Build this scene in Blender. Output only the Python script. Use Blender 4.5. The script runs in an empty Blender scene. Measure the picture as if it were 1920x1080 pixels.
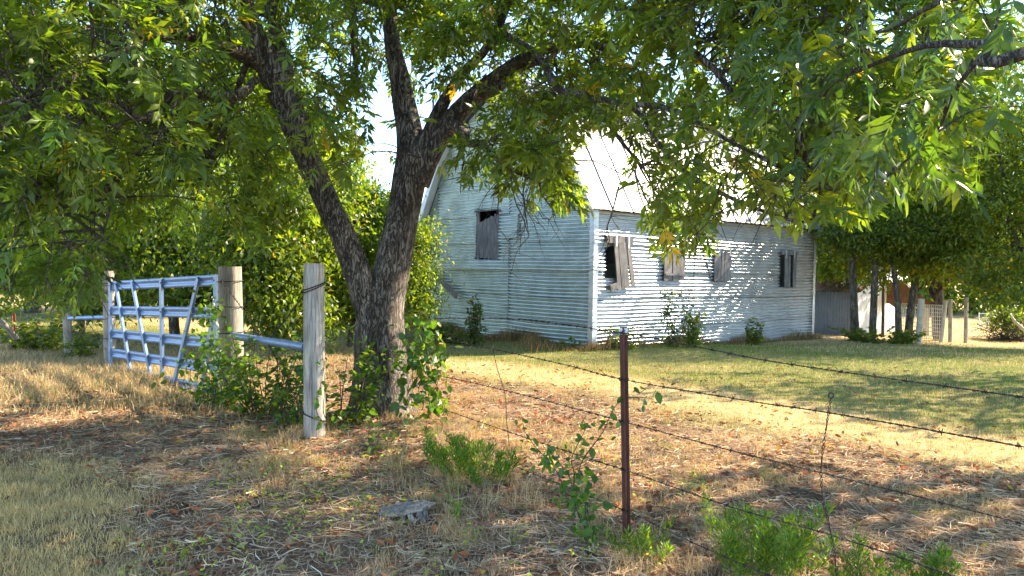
import bpy, math, random
import numpy as np
from mathutils import Vector, Matrix

R = math.radians
rng = np.random.default_rng(7)
random.seed(7)
scene = bpy.context.scene
C = scene.collection

# ------------------------------------------------------------------ camera
FOC = 1387.0
CAMH = 1.6
cam_rot = Matrix.Rotation(R(90 - 1.4), 3, 'X') @ Matrix.Rotation(R(0.95), 3, 'Z')
cd = bpy.data.cameras.new('camera')
cd.lens = FOC / 1920 * 36
cd.sensor_width = 36
cd.clip_start = 0.05
cd.clip_end = 2000
cam = bpy.data.objects.new('camera', cd)
C.objects.link(cam)
cam.matrix_world = Matrix.Translation((0, 0, CAMH)) @ cam_rot.to_4x4()
scene.camera = cam

# ------------------------------------------------------------------ sky and sun
SUN_EL = 36.0
SUN_AZ = math.atan2(0.91, 0.42)          # measured from +Y towards +X
world = bpy.data.worlds.new('World')
scene.world = world
world.use_nodes = True
wn = world.node_tree
bg = wn.nodes['Background']
sky = wn.nodes.new('ShaderNodeTexSky')
sky.sky_type = 'NISHITA'
sky.sun_disc = False
sky.sun_elevation = R(SUN_EL)
sky.sun_rotation = SUN_AZ
sky.air_density = .8
sky.dust_density = .05
sky.ozone_density = 2.2
sky.altitude = 600
wn.links.new(sky.outputs[0], bg.inputs[0])
bg.inputs[1].default_value = 0.15
sl = bpy.data.lights.new('sun', 'SUN')
sl.energy = 3.7
sl.angle = R(0.5)
sl.color = (1.0, 0.88, 0.70)
so = bpy.data.objects.new('sun', sl)
C.objects.link(so)
sdir = Vector((math.sin(SUN_AZ) * math.cos(R(SUN_EL)), math.cos(SUN_AZ) * math.cos(R(SUN_EL)), math.sin(R(SUN_EL))))
so.rotation_euler = sdir.to_track_quat('Z', 'Y').to_euler()
so.location = (30, 10, 30)
scene.view_settings.view_transform = 'Standard'
scene.view_settings.look = 'None'
scene.view_settings.gamma = 1
scene.view_settings.use_curve_mapping = False
scene.view_settings.exposure = 2.32
scene.view_settings.use_white_balance = True
scene.view_settings.white_balance_temperature = 6950
scene.render.engine = 'CYCLES'
scene.cycles.max_bounces = 8
scene.cycles.diffuse_bounces = 4
scene.cycles.transmission_bounces = 4
scene.cycles.sample_clamp_indirect = 6
scene.cycles.use_denoising = True

# ------------------------------------------------------------------ camera geometry helpers (photo measuring only)
def ray(px, py):
    return cam_rot @ Vector(((px - 960) / FOC, (540 - py) / FOC, -1.0))
def P(px, py, d):                        # point seen at a pixel of the photograph, d metres ahead
    v = ray(px, py)
    return Vector((0, 0, CAMH)) + v * (d / v.y)
RI = np.array(cam_rot.inverted())
def proj(pts):                           # world -> photograph pixels
    q = (np.asarray(pts, float) - np.array([0, 0, CAMH])) @ RI.T
    z = np.minimum(q[:, 2], -1e-3)
    return 960 + FOC * q[:, 0] / -z, 540 - FOC * q[:, 1] / -z, q[:, 2] < -0.2

def sstep(a, b, x):
    t = np.clip((x - a) / (b - a), 0, 1)
    return t * t * (3 - 2 * t)
_ph = rng.uniform(0, 6.28, (24, 2)); _dr = rng.uniform(0, 6.28, 24)
def wob(x, y, f, n=6, o=0):              # cheap smooth noise, about -1..1
    s = 0
    for i in range(n):
        a = _dr[(i + o) % 24]
        k = f * (0.6 + 0.35 * i)
        s = s + np.sin(k * (x * math.cos(a) + y * math.sin(a)) + _ph[(i + o) % 24, 0] + 1.3 * np.sin(k * .5 * (x * math.sin(a) - y * math.cos(a)) + _ph[(i + o) % 24, 1]))
    return s / n * 1.6
def gz(x, y):
    x = np.asarray(x, float); y = np.asarray(y, float)
    z = -0.06 * sstep(11, 15, y) - 0.26 * sstep(15, 22, y) * sstep(2, 7, x + 0 * y)
    z = z + 0.05 * wob(x, y, .5) * sstep(60, 20, y) + 0.02 * wob(x, y, 2.2, 6, 5) * sstep(30, 8, y)
    near = 0.012 * wob(x, y, 8, 6, 9) * sstep(16, 6, y)
    return z + near
def gp(x, y):
    return Vector((x, y, float(gz(x, y))))
def G(px, d):                            # ground point under a pixel column at depth d
    p = P(px, 600, d)
    return gp(p.x, d)

# ------------------------------------------------------------------ mesh helpers
class MB:
    def __init__(s): s.v = []; s.f = []; s.c = []; s.n = 0
    def add(s, V, F, col=None):
        V = np.asarray(V, float).reshape(-1, 3); F = np.asarray(F, int)
        s.v.append(V); s.f.append(F + s.n); s.n += len(V)
        if col is None: col = (1, 1, 1)
        col = np.asarray(col, float)
        if col.ndim == 1: col = np.tile(col, (len(V), 1))
        s.c.append(col)
    def mesh(s, name, mat, smooth=False):
        V = np.vstack(s.v); Cc = np.vstack(s.c)
        me = bpy.data.meshes.new(name)
        tot = sum(a.size for a in s.f); nf = sum(len(a) for a in s.f)
        loops = np.concatenate([a.ravel() for a in s.f])
        lt = np.concatenate([np.full(len(a), a.shape[1]) for a in s.f])
        ls = np.concatenate([[0], np.cumsum(lt)[:-1]])
        me.vertices.add(len(V)); me.vertices.foreach_set('co', V.astype(np.float32).ravel())
        me.loops.add(tot); me.loops.foreach_set('vertex_index', loops.astype(np.int32))
        me.polygons.add(nf); me.polygons.foreach_set('loop_start', ls.astype(np.int32))
        me.polygons.foreach_set('loop_total', lt.astype(np.int32))
        at = me.color_attributes.new('tint', 'FLOAT_COLOR', 'POINT')
        at.data.foreach_set('color', np.hstack([Cc, np.ones((len(Cc), 1))]).astype(np.float32).ravel())
        me.polygons.foreach_set('use_smooth', np.full(nf, smooth))
        me.update(calc_edges=True); me.validate()
        if mat: me.materials.append(mat)
        return me
def link(name, me, parent=None, **kw):
    o = bpy.data.objects.new(name, me); C.objects.link(o)
    if parent is not None: o.parent = parent
    for k, v in kw.items(): o[k] = v
    return o
def obj(name, mb, mat, parent=None, smooth=False, **kw):
    """mb is in world space; a parented piece is moved into its thing's local space"""
    if parent is not None:
        off = np.array(parent.location)
        mb.v = [v - off for v in mb.v]
    return link(name, mb.mesh(name, mat, smooth), parent, **kw)
def thing(name, loc, label, cat, group=None):
    o = bpy.data.objects.new(name, None); C.objects.link(o); o.location = loc
    o.empty_display_size = .2
    o['label'] = label; o['category'] = cat
    if group: o['group'] = group
    return o
def frame_along(pts):
    pts = np.asarray(pts, float)
    t = np.gradient(pts, axis=0); t /= np.linalg.norm(t, axis=1)[:, None] + 1e-9
    ref = np.array([0, 0, 1.0]) if abs(t[0][2]) < .9 else np.array([1.0, 0, 0])
    u = np.cross(t[0], ref); u /= np.linalg.norm(u)
    U = []
    for k in range(len(pts)):
        u = u - t[k] * np.dot(u, t[k]); u /= np.linalg.norm(u) + 1e-9; U.append(u)
    U = np.array(U); W = np.cross(t, U)
    return t, U, W
def smooth_path(pts, rad, n):
    pts = np.asarray(pts, float); rad = np.asarray(rad, float)
    seg = np.concatenate([[0], np.cumsum(np.linalg.norm(np.diff(pts, axis=0), axis=1))])
    t = np.linspace(0, seg[-1], n)
    # Catmull-Rom through the points
    out = []
    for x in t:
        i = min(np.searchsorted(seg, x, side='right') - 1, len(pts) - 2); i = max(i, 0)
        u = (x - seg[i]) / (seg[i + 1] - seg[i] + 1e-9)
        p0 = pts[max(i - 1, 0)]; p1 = pts[i]; p2 = pts[i + 1]; p3 = pts[min(i + 2, len(pts) - 1)]
        out.append(.5 * ((2 * p1) + (-p0 + p2) * u + (2 * p0 - 5 * p1 + 4 * p2 - p3) * u * u + (-p0 + 3 * p1 - 3 * p2 + p3) * u ** 3))
    return np.array(out), np.interp(t, seg, rad)
def tube(mb, pts, rad, sides=6, col=None, cap=True, rfun=None):
    pts = np.asarray(pts, float); n = len(pts)
    rad = np.broadcast_to(np.asarray(rad, float), (n,))
    t, U, W = frame_along(pts)
    a = np.linspace(0, 2 * math.pi, sides, endpoint=False)
    rr = rad[:, None] * np.ones((1, sides))
    if rfun is not None: rr = rr * rfun(np.arange(n)[:, None] / max(n - 1, 1) + 0 * a[None], a[None] + 0 * rr)
    V = pts[:, None] + rr[..., None] * (np.cos(a)[None, :, None] * U[:, None] + np.sin(a)[None, :, None] * W[:, None])
    V = V.reshape(-1, 3)
    i = np.arange(n - 1)[:, None] * sides; j = np.arange(sides)[None]; j2 = (j + 1) % sides
    F = np.stack([i + j, i + j2, i + sides + j2, i + sides + j], -1).reshape(-1, 4)
    mb.add(V, F, col)
    if cap:
        base = mb.n - len(V)
        for k, o in ((0, -1), (n - 1, 1)):
            ring = np.arange(sides) + k * sides
            cv = pts[k]
            Vc = np.vstack([V[ring], cv])
            tri = np.array([[q, (q + 1) % sides, sides] for q in range(sides)])
            if o < 0: tri = tri[:, ::-1]
            mb.add(Vc, tri, col if (col is None or np.ndim(col) == 1) else (1, 1, 1))
def box(mb, c, ax, ay, az, col=None):
    """box from centre and three half-axis vectors"""
    c, ax, ay, az = (np.asarray(q, float) for q in (c, ax, ay, az))
    s = np.array([[x, y, z] for z in (-1, 1) for y in (-1, 1) for x in (-1, 1)])
    V = c + s[:, :1] * ax + s[:, 1:2] * ay + s[:, 2:] * az
    F = [[0, 2, 3, 1], [4, 5, 7, 6], [0, 1, 5, 4], [2, 6, 7, 3], [0, 4, 6, 2], [1, 3, 7, 5]]
    mb.add(V, F, col)
def scatter(mb, TV, TF, Rm, S, T, col):
    """copies of a template: Rm (N,3,3) columns are the axes, S (N,), T (N,3), col (N,3) or (N,n,3)"""
    N = len(T); n = len(TV)
    V = np.einsum('nij,kj->nki', Rm, TV) * S[:, None, None] + T[:, None]
    F = (TF[None] + (np.arange(N) * n)[:, None, None]).reshape(-1, TF.shape[1])
    if col.ndim == 2: col = np.repeat(col, n, axis=0)
    else: col = col.reshape(-1, 3)
    mb.add(V.reshape(-1, 3), F, col)
def frames(dirs, up=None, jitter=.5):
    """rotation matrices whose x axis is dirs, z axis near up"""
    d = np.asarray(dirs, float); d = d / (np.linalg.norm(d, axis=1)[:, None] + 1e-9)
    if up is None: up = np.array([0, 0, 1.0]) + rng.normal(0, jitter, d.shape)
    y = np.cross(up, d); y /= np.linalg.norm(y, axis=1)[:, None] + 1e-9
    z = np.cross(d, y)
    return np.stack([d, y, z], axis=2)
def rdir(n, zmin=-1, zmax=1):
    z = rng.uniform(zmin, zmax, n); a = rng.uniform(0, 2 * math.pi, n); r = np.sqrt(1 - z * z)
    return np.stack([r * np.cos(a), r * np.sin(a), z], 1)

# ------------------------------------------------------------------ materials
def mat(name):
    m = bpy.data.materials.new(name); m.use_nodes = True
    nt = m.node_tree; b = nt.nodes['Principled BSDF']
    return m, nt, b
def N(nt, t, **kw):
    n = nt.nodes.new(t)
    for k, v in kw.items():
        if k in n.inputs.keys() if isinstance(k, str) else False: n.inputs[k].default_value = v
        else: setattr(n, k, v)
    return n
def ramp(nt, fac, stops):
    r = nt.nodes.new('ShaderNodeValToRGB')
    while len(r.color_ramp.elements) < len(stops): r.color_ramp.elements.new(.5)
    for e, (p, c) in zip(r.color_ramp.elements, stops):
        e.position = p; e.color = (*c, 1) if len(c) == 3 else c
    nt.links.new(fac, r.inputs[0]); return r
def noise(nt, scale, detail=6, rough=.6, vscale=None, coord='Object', dist=0):
    tc = nt.nodes.new('ShaderNodeTexCoord'); mp = nt.nodes.new('ShaderNodeMapping')
    nt.links.new(tc.outputs[coord], mp.inputs[0])
    if vscale: mp.inputs['Scale'].default_value = vscale
    n = nt.nodes.new('ShaderNodeTexNoise'); n.inputs['Scale'].default_value = scale
    n.inputs['Detail'].default_value = detail; n.inputs['Roughness'].default_value = rough
    n.inputs['Distortion'].default_value = dist
    nt.links.new(mp.outputs[0], n.inputs['Vector']); return n
def mixc(nt, fac, a, b, mode='MIX'):
    m = nt.nodes.new('ShaderNodeMix'); m.data_type = 'RGBA'; m.blend_type = mode
    for s, v in ((m.inputs['Factor'], fac), (m.inputs['A'], a), (m.inputs['B'], b)):
        if hasattr(v, 'links') or isinstance(v, bpy.types.NodeSocket): nt.links.new(v, s)
        elif isinstance(v, (int, float)): s.default_value = v
        else: s.default_value = (*v, 1)
    return m.outputs['Result']
def bump(nt, b, h, strength, dist=.01):
    bp = nt.nodes.new('ShaderNodeBump'); bp.inputs['Strength'].default_value = strength
    bp.inputs['Distance'].default_value = dist
    nt.links.new(h, bp.inputs['Height']); nt.links.new(bp.outputs[0], b.inputs['Normal']); return bp
def tint(nt):
    a = nt.nodes.new('ShaderNodeVertexColor'); a.layer_name = 'tint'; return a.outputs[0]

def leaf_mat(name, trans=.5, rough=.40, warm=(2.2, 2.15, .35), spec=.5, obvar=False):
    m, nt, b = mat(name)
    t = tint(nt)
    oi = nt.nodes.new('ShaderNodeObjectInfo')
    rr_ = ramp(nt, oi.outputs['Random'], [(0, (.62, .72, .9)), (.35, (.9, .95, 1)), (.7, (1.15, 1.1, .95)), (.93, (1.7, 1.35, .8)), (1, (2.6, 1.6, .7))]) if obvar else None
    if obvar: t = mixc(nt, 1.0, t, rr_.outputs[0], 'MULTIPLY')
    bl = noise(nt, 9 if obvar else 3, 5, .65)
    t = mixc(nt, 1.0, t, ramp(nt, bl.outputs[0], [(.32, (.72, .76, .8)), (.6, (1.12, 1.08, 1))]).outputs[0], 'MULTIPLY')
    nt.links.new(t, b.inputs['Base Color'])
    b.inputs['Roughness'].default_value = rough
    b.inputs['Specular IOR Level'].default_value = spec
    tr = nt.nodes.new('ShaderNodeBsdfTranslucent')
    nt.links.new(mixc(nt, 1.0, t, warm, 'MULTIPLY'), tr.inputs[0])
    mx = nt.nodes.new('ShaderNodeMixShader'); mx.inputs[0].default_value = trans
    nt.links.new(b.outputs[0], mx.inputs[1]); nt.links.new(tr.outputs[0], mx.inputs[2])
    nt.links.new(mx.outputs[0], nt.nodes['Material Output'].inputs[0])
    return m
M_leaf = leaf_mat('leaf_green')
M_leafbig = leaf_mat('leaf_near', .45, .42, obvar=True)
M_leafobj = leaf_mat('leaf_single', obvar=True)
M_grass = leaf_mat('grass_blade', .3, .6, (1.25, 1.15, .7), .08)
M_litter = leaf_mat('dry_leaf', .15, .7, (1.3, 1.0, .6), .2)

def bark_mat(name, c0, c1, c2, sc=1.0):
    m, nt, b = mat(name)
    n1 = noise(nt, 9 * sc, 8, .65, (1, 1, .28), dist=.6)
    n3 = noise(nt, 26 * sc, 5, .6, (1, 1, .22), dist=1.2)
    n4 = noise(nt, 2.2, 4, .6)
    r = ramp(nt, n1.outputs[0], [(.3, c0), (.5, c1), (.72, c2)])
    fur = nt.nodes.new('ShaderNodeMath'); fur.operation = 'SUBTRACT'; fur.inputs[1].default_value = .5; nt.links.new(n3.outputs[0], fur.inputs[0])
    ab = nt.nodes.new('ShaderNodeMath'); ab.operation = 'ABSOLUTE'; nt.links.new(fur.outputs[0], ab.inputs[0])
    vr = ramp(nt, ab.outputs[0], [(.0, (.15, .15, .15)), (.07, (1, 1, 1))])
    cr = mixc(nt, vr.outputs[0], tuple(q * .5 for q in c0), r.outputs[0])
    cr = mixc(nt, 1.0, cr, ramp(nt, n4.outputs[0], [(.35, (.72, .72, .74)), (.65, (1.25, 1.2, 1.12))]).outputs[0], 'MULTIPLY')
    n2 = noise(nt, 22 * sc, 5, .7, (1, 1, .6), dist=1)     # pale lichen flecks
    lr = ramp(nt, n2.outputs[0], [(.58, (0, 0, 0)), (.76, (.5, .5, .5))])
    cr = mixc(nt, lr.outputs[0], cr, (c2[0] * 1.25, c2[1] * 1.3, c2[2] * 1.3))
    nt.links.new(cr, b.inputs['Base Color'])
    b.inputs['Roughness'].default_value = .9
    b.inputs['Specular IOR Level'].default_value = .2
    add = nt.nodes.new('ShaderNodeMath'); add.operation = 'MULTIPLY_ADD'; add.inputs[1].default_value = .8
    nt.links.new(n1.outputs[0], add.inputs[0]); nt.links.new(vr.outputs[0], add.inputs[2])
    bump(nt, b, add.outputs[0], 1.0, .03)
    return m
M_bark = bark_mat('pecan_bark', (.070, .058, .050), (.195, .168, .145), (.36, .325, .29))
M_twig = bark_mat('twig_bark', (.08, .066, .055), (.18, .15, .125), (.28, .245, .21), 3)
M_bark2 = bark_mat('pale_bark', (.09, .08, .065), (.22, .20, .16), (.36, .33, .27))

def wood_mat(name, c0, c1, c2, zs=.06, sc=60):
    m, nt, b = mat(name)
    n1 = noise(nt, sc, 6, .7, (1, 1, zs), dist=.3)
    n2 = noise(nt, 3, 4, .6)
    r = ramp(nt, n1.outputs[0], [(.28, c0), (.5, c1), (.7, c2)])
    r2 = ramp(nt, n2.outputs[0], [(.35, (.7, .7, .7)), (.65, (1.1, 1.08, 1.05))])
    nt.links.new(mixc(nt, 1.0, r.outputs[0], r2.outputs[0], 'MULTIPLY'), b.inputs['Base Color'])
    b.inputs['Roughness'].default_value = .85
    bump(nt, b, n1.outputs[0], .8, .01)
    return m
M_post = wood_mat('weathered_post', (.08, .07, .06), (.40, .36, .31), (.62, .58, .52))
M_post2 = wood_mat('brown_weathered_post', (.12, .10, .08), (.32, .275, .225), (.47, .42, .35))
M_board = wood_mat('weathered_board', (.05, .045, .042), (.19, .175, .165), (.36, .34, .33))
M_brown = wood_mat('brown_timber', (.07, .035, .02), (.18, .09, .05), (.27, .15, .09))
M_whitewood = wood_mat('whitewashed_wood', (.34, .29, .22), (.56, .50, .40), (.70, .65, .56))

def metal_mat(name, base, dark, rough=.42, metallic=.55, rust=0.0, sc=3.0):
    m, nt, b = mat(name)
    n1 = noise(nt, sc, 8, .65, (1, 1, 1), dist=.4)
    n2 = noise(nt, 55, 3, .6, (.4, .4, 1.4))
    r = ramp(nt, n1.outputs[0], [(.30, dark), (.6, base)])
    c = mixc(nt, 1.0, r.outputs[0], ramp(nt, n2.outputs[0], [(.3, (.86, .86, .86)), (.7, (1.06, 1.06, 1.06))]).outputs[0], 'MULTIPLY')
    if rust:
        n3 = noise(nt, 5, 8, .75, (1, 1, .5))
        rr = ramp(nt, n3.outputs[0], [(.62 - rust * .3, (0, 0, 0)), (.72 - rust * .25, (1, 1, 1))])
        c = mixc(nt, rr.outputs[0], c, (.20, .075, .03))
    nt.links.new(c, b.inputs['Base Color'])
    b.inputs['Metallic'].default_value = metallic
    rr2 = nt.nodes.new('ShaderNodeMapRange'); rr2.inputs['To Min'].default_value = rough - .08; rr2.inputs['To Max'].default_value = rough + .15
    nt.links.new(n1.outputs[0], rr2.inputs[0]); nt.links.new(rr2.outputs[0], b.inputs['Roughness'])
    bump(nt, b, noise(nt, 9, 3, .5).outputs[0], .12, .01)
    return m
M_tin = metal_mat('corrugated_tin', (.62, .70, .66), (.43, .50, .47), .32, .7)
M_tin2 = metal_mat('corrugated_tin_side', (.64, .66, .67), (.46, .48, .50), .34, .7)
M_trim = metal_mat('tin_corner_trim', (.66, .70, .71), (.46, .50, .52), .40, .4)
M_roof = metal_mat('bright_roof_metal', (.20, .215, .24), (.15, .165, .19), .5, .35, 0, .9)
M_gate = metal_mat('galvanised_gate', (.20, .30, .47), (.12, .19, .32), .42, .35, .06)  # blue skylight on the shaded gate put into the metal colour
M_rustroof = metal_mat('rusty_roof_metal', (.36, .27, .22), (.22, .13, .09), .6, .3, .55)
M_greytin = metal_mat('dull_blue_tin', (.22, .25, .30), (.15, .17, .21), .5, .3)
M_whitetin = metal_mat('white_tin', (.78, .78, .76), (.62, .62, .6), .6, .1)  # near-white tin, much paler than the dull blue sheets
M_rust = metal_mat('rusted_steel', (.13, .045, .027), (.06, .024, .017), .75, .2, .0, 12)
M_wire = metal_mat('rusted_wire', (.05, .035, .028), (.025, .018, .015), .6, .5, .0, 30)
M_orange = metal_mat('orange_rusted_post', (.28, .08, .03), (.18, .05, .02), .7, .1)
M_whitemetal = metal_mat('pale_painted_steel', (.75, .75, .7), (.6, .58, .52), .5, .2)
m, nt, b = mat('interior_shade'); b.inputs['Base Color'].default_value = (.03, .025, .02, 1); b.inputs['Roughness'].default_value = .95; M_dark = m  # near-black colour stands in for the shade inside barn and shed

# ------------------------------------------------------------------ ground colours (shared by soil and grass)
def zones(x, y):
    """fractions of lawn, green, pale straw at a place"""
    s = x + y                                   # the mown lawn starts beyond a diagonal line
    lawn = sstep(9.3, 11.2, s + .5 * wob(x, y, 1.1, 5, 3))
    lawn = lawn * sstep(-2.6, -1.0, x + .35 * (y - 9)) + sstep(12.5, 15, y) * (1 - sstep(-2.6, -1.0, x + .35 * (y - 9)))
    road = sstep(.25, -.3, x + 1.75 + .62 * (y - 3.77) + .25 * wob(x, y, 2.1)) * sstep(6.3, 5.5, y + .2 * wob(x, y, 1.7))   # dry turf at near left
    leftdry = sstep(7.0, 8.6, y + .3 * wob(x, y, 1.3)) * sstep(-2.0, -3.6, x + .2 * wob(x, y, 2)) * sstep(16, 13, y)
    return np.clip(lawn, 0, 1), np.clip(road, 0, 1), np.clip(leftdry, 0, 1)
def soil_col(x, y):
    lawn, road, leftdry = zones(x, y)
    n = wob(x, y, 2.6, 7, 2) * .5 + .5; n2 = wob(x, y, .55, 6, 11) * .5 + .5
    lit = np.array([.095, .060, .040])[None] * (1 - n[:, None]) + np.array([.32, .205, .13])[None] * n[:, None]
    ln = np.array([.30, .25, .105])[None] * n2[:, None] + np.array([.125, .155, .045])[None] * (1 - n2[:, None])
    sunlit_straw = sstep(1.7, .6, np.abs(x + y - 11.6))[:, None]  # dry straw, with the sunlit band put into its colour
    sunlit_straw = np.maximum(sunlit_straw, (sstep(19.0, 20.5, y) * sstep(4.5, 7.0, x))[:, None])
    ln = ln * (1 - sunlit_straw) + np.array([.56, .42, .22])[None] * sunlit_straw
    rd = np.array([.26, .19, .10])[None] * n[:, None] + np.array([.13, .10, .06])[None] * (1 - n[:, None])
    c = lit * (1 - lawn[:, None]) + ln * lawn[:, None]
    k = np.clip(road + leftdry, 0, 1)[:, None]
    return c * (1 - k) + rd * k

# ground sheet, fine near the camera and growing to the horizon
def grow(a, b, step, far, k=1.16):
    core = list(np.arange(a, b, step)); s = step; x = core[0]; lo = []
    while x > -far: s *= k; x -= s; lo.append(x)
    s = step; x = core[-1]; hi = []
    while x < far: s *= k; x += s; hi.append(x)
    return np.array(lo[::-1] + core + hi)
gx = grow(-6, 8, .09, 400); gy = grow(2.0, 13, .09, 400)
X, Y = np.meshgrid(gx, gy)
Vg = np.stack([X.ravel(), Y.ravel(), gz(X.ravel(), Y.ravel())], 1)
nx = len(gx); ny = len(gy)
ii = (np.arange(ny - 1)[:, None] * nx + np.arange(nx - 1)[None]).ravel()
mb = MB(); mb.add(Vg, np.stack([ii, ii + 1, ii + nx + 1, ii + nx], 1), soil_col(Vg[:, 0], Vg[:, 1]))
m, nt, b = mat('soil_and_thatch')
t = tint(nt)
na = noise(nt, 38, 8, .7); nb = noise(nt, 5, 5, .6); nc = noise(nt, 160, 4, .7)
c = mixc(nt, 1.0, t, ramp(nt, na.outputs[0], [(.3, (.45, .42, .4)), (.5, (1, 1, 1)), (.72, (1.7, 1.6, 1.5))]).outputs[0], 'MULTIPLY')
c = mixc(nt, 1.0, c, ramp(nt, nb.outputs[0], [(.3, (.75, .75, .75)), (.7, (1.2, 1.2, 1.2))]).outputs[0], 'MULTIPLY')
c = mixc(nt, 1.0, c, ramp(nt, nc.outputs[0], [(.3, (.6, .6, .6)), (.7, (1.35, 1.3, 1.3))]).outputs[0], 'MULTIPLY')
nt.links.new(c, b.inputs['Base Color']); b.inputs['Roughness'].default_value = .95
b.inputs['Specular IOR Level'].default_value = .1
bump(nt, b, na.outputs[0], 1.0, .03)
obj('ground', mb, m, None, True, kind='structure')

# ------------------------------------------------------------------ the barn
def wall_frame(ang):
    return np.array([math.sin(ang), math.cos(ang), 0.0])
CX, CY = 1.72, 15.7
UW = np.array([.766, .643, 0.0])              # along the long right wall
VW = np.array([-.643, .766, 0.0])             # along the gable wall
NR = np.array([.643, -.766, 0.0])             # outward normal of the long wall
NG = np.array([-.766, -.643, 0.0])            # outward normal of the gable
C0 = np.array([CX, CY, 0.0])
LEN, WID, EAVE = 9.3, 6.3, 2.94
Z0 = -.10
def hit(px, py, along, normal):
    v = np.array(ray(px, py)); o = np.array([0, 0, CAMH])
    t = np.dot(C0 - o, normal) / np.dot(v, normal)
    p = o + v * t
    return float(np.dot(p - C0, along)), float(p[2])
barn = thing('barn', (CX, CY, 0), 'old barn clad in pale corrugated tin with a steep bright metal roof', 'barn')

PITCH, AMP = .084, .026
def sheet(mb, along, normal, s0, s1, z0, z1, holes=(), top=None, off=0., sag=0., bend=0., seed=0, right_face=True):
    """corrugated sheet with horizontal waves between s0..s1 and z0..z1; top(s) cuts it below a roof slope"""
    nz = max(int((z1 - z0) / PITCH * 12), 4)
    zs = np.linspace(z0, z1, nz + 1)
    ss = list(np.linspace(s0, s1, max(int((s1 - s0) / .30), 3)))
    zz = list(zs)
    for (a, b_, c_, d_) in holes:
        ss += [q for q in (a, b_) if s0 < q < s1]; zz += [q for q in (c_, d_) if z0 < q < z1]
    ss = np.array(sorted(set(np.round(ss, 4)))); zz = np.array(sorted(set(np.round(zz, 4))))
    S, Z = np.meshgrid(ss, zz)
    Zr = Z + sag * np.sin((S - s0) / (s1 - s0) * math.pi) + .006 * np.sin(S * 2.3 + seed)
    wave = .010 - .050 * ((1 + np.cos(2 * math.pi * Z / PITCH)) / 2) ** 2.2 + .010 * np.sin(2 * math.pi * Z / PITCH)
    dent = .006 * wob(S, Z * 1.2, 1.3, 6, seed) + .0022 * wob(S, Z * 3, 5, 6, seed + 3)
    low = np.clip((.75 - (Z - Z0)) / .75, 0, 1)
    dent = dent + low * .018 * wob(S, Z * 1.2, 2.2, 6, seed + 5)
    tilt = (.022 + .012 * (seed % 3 == 0)) * (z1 - Z) / (z1 - z0)
    D = off + wave + dent + tilt + bend * ((z1 - Z) / (z1 - z0)) ** 3 * np.sin((S - s0) / (s1 - s0) * math.pi) ** 2
    if top is not None: Zr = np.minimum(Zr, top(S))
    Pn = C0 + S[..., None] * along + D[..., None] * normal
    Pn[..., 2] = Zr
    n1, n2 = S.shape
    F = []
    sc = (ss[:-1] + ss[1:]) / 2; zc = (zz[:-1] + zz[1:]) / 2
    for i in range(n1 - 1):
        for j in range(n2 - 1):
            if any(a < sc[j] < b_ and c_ < zc[i] < d_ for (a, b_, c_, d_) in holes): continue
            if top is not None and zc[i] > max(top(ss[j]), top(ss[j + 1])): continue
            k = i * n2 + j
            F.append([k, k + 1, k + n2 + 1, k + n2] if right_face else [k + 1, k, k + n2, k + n2 + 1])
    if F: mb.add(Pn.reshape(-1, 3), F)
    return bool(F)

def px_rect(x0, y0, x1, y1, along, normal):
    a = hit(x0, y0, along, normal); b_ = hit(x1, y1, along, normal)
    mx, mz = (a[0] + b_[0]) / 2, (a[1] + b_[1]) / 2
    sl = sorted((hit(x0, (y0 + y1) / 2, along, normal)[0], hit(x1, (y0 + y1) / 2, along, normal)[0]))
    zl = sorted((hit((x0 + x1) / 2, y0, along, normal)[1], hit((x0 + x1) / 2, y1, along, normal)[1]))
    return sl[0], sl[1], zl[0], zl[1]
LOFT = px_rect(894, 396, 937, 487, VW, NG)
RW = [px_rect(1134, 462, 1152, 522, UW, NR), px_rect(1243, 472, 1279, 524, UW, NR),
      px_rect(1337, 475, 1365, 525, UW, NR), px_rect(1461, 478, 1488, 538, UW, NR)]
RW[0] = (RW[0][0], RW[0][1] + .42, RW[0][2], RW[0][3])

# roof profile over the gable: s across, z up (steep lower slope, shallower above)
S1, Z1 = 1.05, 4.95
def roof_z(s):
    s = np.minimum(np.asarray(s, float), WID - np.asarray(s, float))
    return np.where(s < S1, EAVE + (Z1 - EAVE) * s / S1, Z1 + (s - S1) * .60)
def gable_top(s): return np.where((np.asarray(s) < 0) | (np.asarray(s) > WID), EAVE, roof_z(s)) - .02

cols = [(0.0, 2.765), (2.785, 5.835), (5.855, 8.1)]
courses = [(Z0 - .15, .50), (.46, 1.08), (1.04, 1.66), (1.62, 2.28), (2.24, 2.96), (2.92, 3.66), (3.62, 4.36), (4.32, 5.1), (5.06, 6.3)]
k = 0
for ci, (a, b_) in enumerate(cols):
    for ri, (z0, z1) in enumerate(courses):
        if ci == 2 and z0 > 2.9 and False: continue
        sh = .04 * ((ci * 7 + ri * 3) % 3 - 1) if ri > 0 else 0
        mb = MB()
        tp = (lambda s: np.where(np.asarray(s) > WID, EAVE - .05 - (np.asarray(s) - WID) * .25, gable_top(s)))
        ok = sheet(mb, VW, NG, a + (.004 if a else .0), b_, z0, z1, [LOFT], tp, .004 * (ci % 2) + .003 * (ri % 2),
                   (-.02, .012, -.015)[ri % 3] * (ri < 3), (.10 if (ci, ri) == (1, 3) else .0), seed=k % 13, right_face=False)
        k += 1
        if ok: obj('sheet', mb, M_tin, barn, True)
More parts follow.
